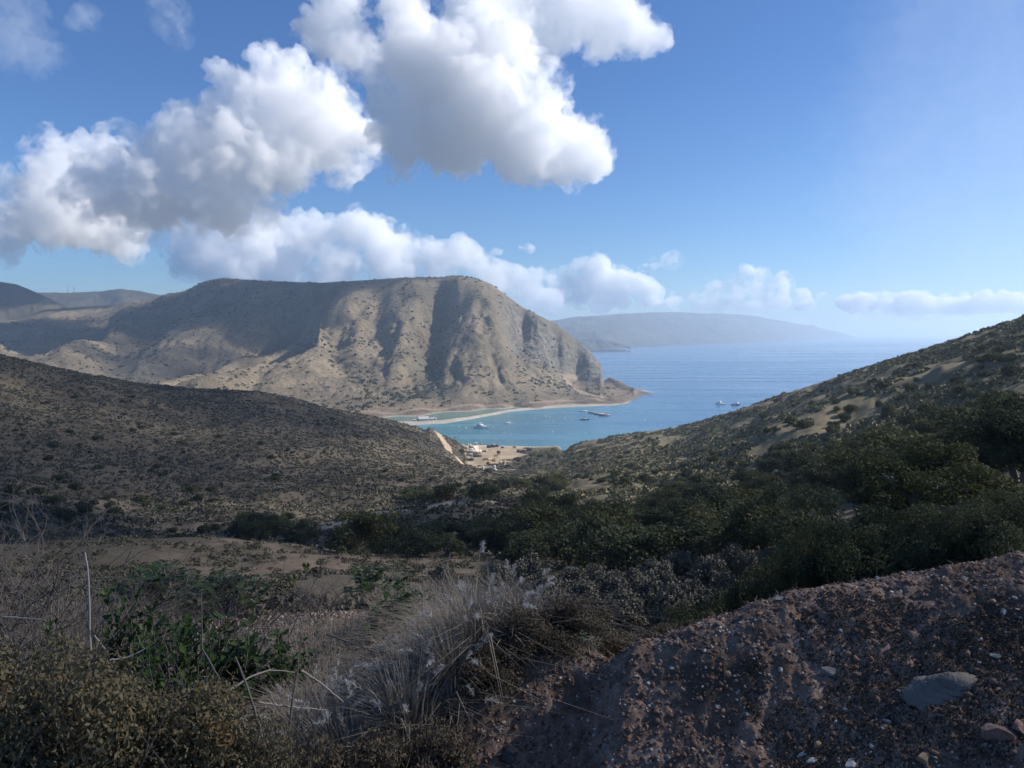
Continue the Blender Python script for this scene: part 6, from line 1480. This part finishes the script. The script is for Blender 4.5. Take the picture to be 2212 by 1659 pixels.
pebbles('gravel', 5200, 23, .006, .045, M_PEB, lambda x, y, z, r, px: (px > 380) & (px < 800) & (np.abs((px - 590) / 210) ** 2 + np.abs((r - 10.2) / 1.9) ** 2 < 1), 8, 12.8, 370, 810, 1.6)
M_MOSS = scrub_mat('dried_moss', [(0.0, (0.045, 0.034, 0.027)), (0.6, (0.075, 0.058, 0.044)), (1.0, (0.125, 0.10, 0.07))])
pts, rs = sample_field(GF, 90000, 3.0, 6.0, 1150, 2330, 24, lambda x, y, z, r, px: onb(x, y, z, r, px) & (moss_w(x, y, z) > .35))
link('dried_moss', blades('dried_moss', pts, .015, .0034, 2.0, M_MOSS, 25), kind='stuff')
def kedge(x, y, z, r, px): return (fldval(GF, rock, x, y) > .05) & (fldval(GF, rock, x, y) < .9) & (r > 3.6)
pts, rs = sample_field(GF, 6000, 3.5, 6.4, 980, 2300, 26, kedge)
link('bank_grass', blades('bank_grass', pts, .06, .0022, 1.5, M_DRY, 27), kind='stuff')
# ------------------------------------------------------------------ clouds: hulls with real depth filled with scattering vapour
def cloud_mat(name, dens, aniso=0.0):
    t = NT(name); t.n.remove(t.b)
    v = t.new('VolumeScatter')
    v.inputs['Color'].default_value = (1, 1, 1, 1)
    v.inputs['Density'].default_value = dens
    v.inputs['Anisotropy'].default_value = aniso
    t.l.new(v.outputs[0], t.out.inputs['Volume'])
    return t.m
_cm = {}
def vapour(d):
    if d not in _cm: _cm[d] = cloud_mat('cloud_vapour', d)
    return _cm[d]

def hull(blobs, voxel):
    """union of spheres (x, y, z, rx, ry, rz) as one closed surface"""
    iv, it = ico(); V, T = [], []
    for k, b in enumerate(blobs):
        V.append(iv * np.array(b[3:6]) + np.array(b[:3])); T.append(it + k * len(iv))
    me = mesh_np('hull', np.concatenate(V), None, T=np.concatenate(T))
    o = bpy.data.objects.new('hull', me); COL.objects.link(o)
    md = o.modifiers.new('r', 'REMESH'); md.mode = 'VOXEL'; md.voxel_size = voxel
    dg = bpy.context.evaluated_depsgraph_get()
    m2 = bpy.data.meshes.new_from_object(o.evaluated_get(dg))
    bpy.data.objects.remove(o)
    return m2

def wispy(d, sc):
    """ragged vapour round the body of a cloud"""
    t = NT('cloud_wisps'); t.n.remove(t.b); g = t.new('NewGeometry')
    v = t.new('VolumeScatter'); v.inputs['Color'].default_value = (1, 1, 1, 1); v.inputs['Anisotropy'].default_value = 0.0
    n = t.noise(g.outputs['Position'], sc, 4, 0.62)
    mr = t.new('MapRange'); t.l.new(n, mr.inputs[0]); mr.inputs[1].default_value = 0.47; mr.inputs[2].default_value = 0.66; mr.inputs[3].default_value = 0; mr.inputs[4].default_value = d
    t.l.new(mr.outputs[0], v.inputs['Density']); t.l.new(v.outputs[0], t.out.inputs['Volume'])
    return t.m

def remesh(me, voxel):
    o = bpy.data.objects.new('hull', me); COL.objects.link(o)
    md = o.modifiers.new('r', 'REMESH'); md.mode = 'VOXEL'; md.voxel_size = voxel
    m2 = bpy.data.meshes.new_from_object(o.evaluated_get(bpy.context.evaluated_depsgraph_get()))
    bpy.data.objects.remove(o); bpy.data.meshes.remove(me)
    return m2

def ruffle(me, seed, k, det, amp1, amp2, L1=46, push=0.0):
    n = len(me.vertices)
    co = np.empty(n * 3, np.float32); me.vertices.foreach_get('co', co); co = co.reshape(-1, 3).astype(float)
    nr = np.empty(n * 3, np.float32); me.vertices.foreach_get('normal', nr); nr = nr.reshape(-1, 3)
    p = co / (L1 * k) + seed * 3.1
    d = fbm(p[:, 0] * 1.6, p[:, 1] * 1.6, p[:, 2] * 1.6, octaves=4, gain=0.62, billow=True) * amp1 * k * det
    d += fbm(p[:, 0] * 0.42 + 9, p[:, 1] * 0.42, p[:, 2] * 0.42, octaves=6, gain=0.6) * amp2 * k * det + push * k
    co = co + nr * d[:, None]
    me.vertices.foreach_set('co', co.astype(np.float32).ravel()); me.update()

def cloud(blobs_px, D, label, dens=None, sub=26, big=1.0, seed=1, det=1.0, name='cloud', depth=1.0, soft=40.0, fringe=True):
    """blobs_px: (px, py, radius px[, vertical squash]) measured lobes; each is broken into smaller puffs"""
    rs = np.random.RandomState(seed); k = D / F
    blobs = []
    for b in blobs_px:
        px, py, rp = b[:3]; sq = b[3] if len(b) > 3 else 1.0
        c = at(px, py, D + rs.uniform(-0.4, 0.4) * rp * k); rr = rp * k * 1.18 * big
        blobs.append((c.x, c.y, c.z, rr * 0.82, rr * 0.82 * depth, rr * 0.82 * sq))
        for q in range(int(sub * .55)):
            d = rs.normal(size=3); d /= np.linalg.norm(d)
            if d[2] < -0.3: d[2] *= 0.4
            q_ = (0.10 + 0.32 * rs.uniform() ** 1.7) * rr
            e = rr * rs.uniform(0.5, 0.98)
            b0 = (c.x + d[0] * e, c.y + d[1] * e * depth, c.z + d[2] * e * sq)
            blobs.append((*b0, q_, q_, q_ * min(1, sq * 1.2)))
            if q_ < 9 * k: continue
            for q2 in range(3):
                d2 = rs.normal(size=3) + d * 0.8; d2 /= np.linalg.norm(d2)
                r2 = q_ * rs.uniform(0.25, 0.45)
                blobs.append((b0[0] + d2[0] * q_ * 0.85, b0[1] + d2[1] * q_ * 0.85, b0[2] + d2[2] * q_ * 0.85 * min(1, sq * 1.2), r2, r2, r2))
    vox = max(2.0 * k, 1.8)
    me = hull(blobs, vox)
    wisp = me.copy() if fringe else None
    ruffle(me, seed, k, det, 11, 35)
    me = remesh(me, vox)
    dd = dens or round(1 / (soft * k), 5)
    def fin(m_, nm, d_):
        m_.name = nm; m_.materials.clear(); m_.materials.append(vapour(d_))
        m_.polygons.foreach_set('use_smooth', np.ones(len(m_.polygons), bool))
    fin(me, name, dd)
    o = link(name, me, label=label, cat='cloud')
    if fringe:
        ruffle(wisp, seed + 50, k, det, 9, 34, 46, 9)
        wisp = remesh(wisp, vox * 1.1); fin(wisp, 'fringe', round(dd * 0.3, 6)); wisp.materials.clear(); wisp.materials.append(wispy(round(dd * 1.1, 6), 1 / (38 * k))); link('fringe', wisp, o)
    return o

cloud([(900, 110, 85), (985, 160, 95), (1060, 240, 100), (960, 260, 110), (1130, 300, 95), (1220, 310, 75), (1270, 325, 45), (1050, 130, 110), (1000, 340, 50, .7), (1110, 350, 50, .6), (880, 250, 70), (1180, 220, 60), (880, 330, 45, .7), (835, 300, 34), (850, 270, 40)], 1700,
      'biggest bright white cumulus standing upright at the top centre of the sky', seed=2, sub=30)
cloud([(1110, 30, 95), (1220, 20, 85), (1300, 50, 70), (1370, 60, 45), (1395, 80, 35), (1010, 0, 80), (1290, 100, 40), (1150, 90, 70)], 1900,
      'ragged white cloud arm stretching right along the top edge of the sky', seed=3, sub=24, soft=55)
cloud([(720, 60, 60), (770, 110, 55), (690, 90, 35), (790, 140, 35), (740, 10, 50), (850, 0, 40)], 1600,
      'soft pale cloud at the top edge, left of the biggest cumulus', seed=4, sub=18, soft=60)
cloud([(540, 200, 60), (600, 200, 62), (660, 235, 65), (725, 260, 62), (760, 290, 42), (600, 270, 85), (690, 320, 65), (500, 280, 80), (430, 300, 60), (560, 340, 80), (460, 370, 75), (380, 360, 70), (300, 390, 70), (230, 390, 60), (600, 400, 40), (580, 440, 35), (330, 450, 60), (500, 430, 70), (720, 340, 40), (260, 350, 40), (790, 310, 32), (585, 470, 26), (560, 440, 40), (420, 430, 60)], 2200,
      'big grey bellied cumulus with a white domed top in the left half of the sky', seed=5, sub=26)
cloud([(135, 330, 40), (165, 360, 40), (225, 325, 25), (100, 380, 45), (120, 430, 60), (60, 460, 55), (20, 480, 45), (180, 470, 75), (260, 480, 60), (110, 500, 45, .7), (0, 510, 40), (230, 515, 45, .7), (300, 480, 35)], 2600,
      'white and grey lumpy cloud at the left edge, below the two small white knobs', seed=6, sub=24)
cloud([(510, 500, 40), (560, 530, 55), (640, 530, 45), (700, 520, 40), (760, 515, 35), (800, 500, 26), (830, 525, 40), (880, 545, 35), (930, 555, 32), (980, 560, 30), (1030, 575, 28), (450, 540, 50), (400, 560, 35), (600, 570, 55), (720, 580, 50), (850, 585, 40), (950, 595, 30), (520, 580, 50), (1060, 595, 22)], 6000,
      'long white cloud bank resting just above the harbour hill', seed=7, sub=18, big=1.2, det=.8)
cloud([(1295, 575, 22), (1268, 585, 20), (1238, 608, 24), (1290, 612, 34), (1340, 606, 26), (1375, 622, 22), (1410, 628, 18, .7), (1215, 632, 20), (1330, 636, 34), (1250, 645, 30, .7), (1400, 648, 26, .6), (1200, 655, 26, .6), (1300, 655, 36, .6), (1440, 655, 22, .5)], 14000,
      'white cumulus with a small round top above the left end of the distant headland', seed=8, sub=16, soft=26, det=.5)
cloud([(1618, 588, 13), (1646, 598, 18), (1688, 616, 24), (1640, 622, 26), (1590, 632, 22), (1545, 638, 20), (1500, 645, 18, .7), (1462, 652, 18, .6), (1735, 634, 16, .7), (1775, 637, 12, .5), (1580, 655, 28, .6), (1680, 648, 28, .6), (1520, 660, 24, .5), (1740, 655, 22, .5), (1630, 662, 30, .5)], 16000,
      'white cumulus with a peaked top above the middle of the distant headland', seed=9, sub=16, soft=26, det=.5)
cloud([(1090, 590, 18), (1120, 600, 24), (1160, 595, 22), (1190, 600, 16), (1100, 630, 26), (1150, 635, 30), (1190, 650, 22), (1060, 620, 20)], 11000,
      'faint white cloud between the harbour hill crest and the headland cumulus', seed=10, sub=14, soft=45, det=.6, big=1.15)
cloud([(1830 + 26 * q, 655 - (q % 3) * 3 + 2 * math.sin(q * 1.7), 17 + 3 * math.sin(q * 2.3), .62) for q in range(20)] + [(1850 + 40 * q, 664, 22, .4) for q in range(12)], 20000,
      'low flat white cloud bank over the sea horizon at the right', seed=11, sub=10, soft=16, det=.4)
for i, (px, py, r, D, lb) in enumerate(((1138, 534, 13, 9000, 'small white puff alone right of the long cloud bank'), (1075, 543, 8, 9000, 'tiny pale puff just above the end of the long cloud bank'),
                                   (1405, 572, 13, 12000, 'small flat white puff right of the round topped headland cumulus'), (1452, 562, 9, 12000, 'tiny white puff, the rightmost of the small single puffs'))):
    cloud([(px - r * .6, py, r * .7, .6), (px + r * .5, py + 1, r * .8, .55)], D, lb, seed=20 + i, sub=10, soft=30, det=.4)
cloud([(20, 40, 40), (60, 70, 40), (90, 110, 35), (10, 100, 30), (50, 20, 30)], 3000, 'thin mauve wisp of cloud in the top left corner', seed=31, sub=14, soft=420)
cloud([(365, 20, 22), (385, 50, 20), (390, 70, 14), (180, 45, 26, .6), (340, 5, 20)], 3000, 'thin pale streak of cloud hanging from the top edge at left', seed=32, sub=12, soft=260)

cloud([(2120, 180, 260), (2230, 380, 300), (2080, 520, 220), (2260, 80, 220), (1960, 420, 160)], 7000, 'very thin pale veil of cloud in the upper right of the sky', seed=33, sub=10, soft=2600, fringe=False, det=2.0, big=1.0)

# the clouds overhead to the right that shade the valley
def overhead(x0, y0, x1, y1, z, n, rad, label, seed, dens):
    rs = np.random.RandomState(seed); b = []
    for i in range(n):
        x, y = rs.uniform(x0, x1), rs.uniform(y0, y1); r = rad * rs.uniform(0.6, 1.2)
        b.append((x, y, z + rs.uniform(-20, 40), r, r, r * 0.55))
    me = hull(b, 16)
    k = len(me.vertices); co = np.empty(k * 3, np.float32); me.vertices.foreach_get('co', co); co = co.reshape(-1, 3).astype(float)
    nr = np.empty(k * 3, np.float32); me.vertices.foreach_get('normal', nr); nr = nr.reshape(-1, 3)
    p = co / 120
    co += nr * (fbm(p[:, 0], p[:, 1], p[:, 2], octaves=4, billow=True) * 34)[:, None]
    me.vertices.foreach_set('co', co.astype(np.float32).ravel()); me.update(); me.name = 'cloud'
    me.materials.clear(); me.materials.append(vapour(dens))
    return link('cloud', me, label=label, cat='cloud')
SHX, SHY = SUND.x / SUND.z, SUND.y / SUND.z
def shade(gx0, gy0, gx1, gy1, z, n, rad, label, seed, dens=0.02, zg=60):
    o = (z - zg); return overhead(gx0 + SHX * o, gy0 + SHY * o, gx1 + SHX * o, gy1 + SHY * o, z, n, rad, label, seed, dens)
shade(-150, -50, 20, 140, 700, 40, 72, 'broad grey cloud overhead that shades the valley', 41, 0.0062)
shade(-560, 60, -60, 470, 720, 110, 66, 'thinner grey cloud overhead that shades the left hill', 43, 0.009)
shade(-690, 1180, -420, 1430, 1000, 26, 62, 'unseen grey cloud added high on the right to shade the gullies of the harbour hill', 47, 0.010, 60)  # stays out of view; added to darken the hill's left slope
# ------------------------------------------------------------------ haze
t = NT('haze_air')
t.n.remove(t.b)
v = t.new('VolumePrincipled')
v.inputs['Color'].default_value = (0.66, 0.82, 1.0, 1)
v.inputs['Density'].default_value = 1.55e-4
v.inputs['Anisotropy'].default_value = 0.35
t.l.new(v.outputs[0], t.out.inputs['Volume'])
hv = np.array([(x, y, z) for z in (-15.0, 272.0) for (x, y) in ((-95000, -95000), (95000, -95000), (95000, 95000), (-95000, 95000))])
link('haze', mesh_np('haze', hv, [(3, 2, 1, 0), (4, 5, 6, 7), (0, 1, 5, 4), (1, 2, 6, 5), (2, 3, 7, 6), (3, 0, 4, 7)], t.m), kind='stuff')
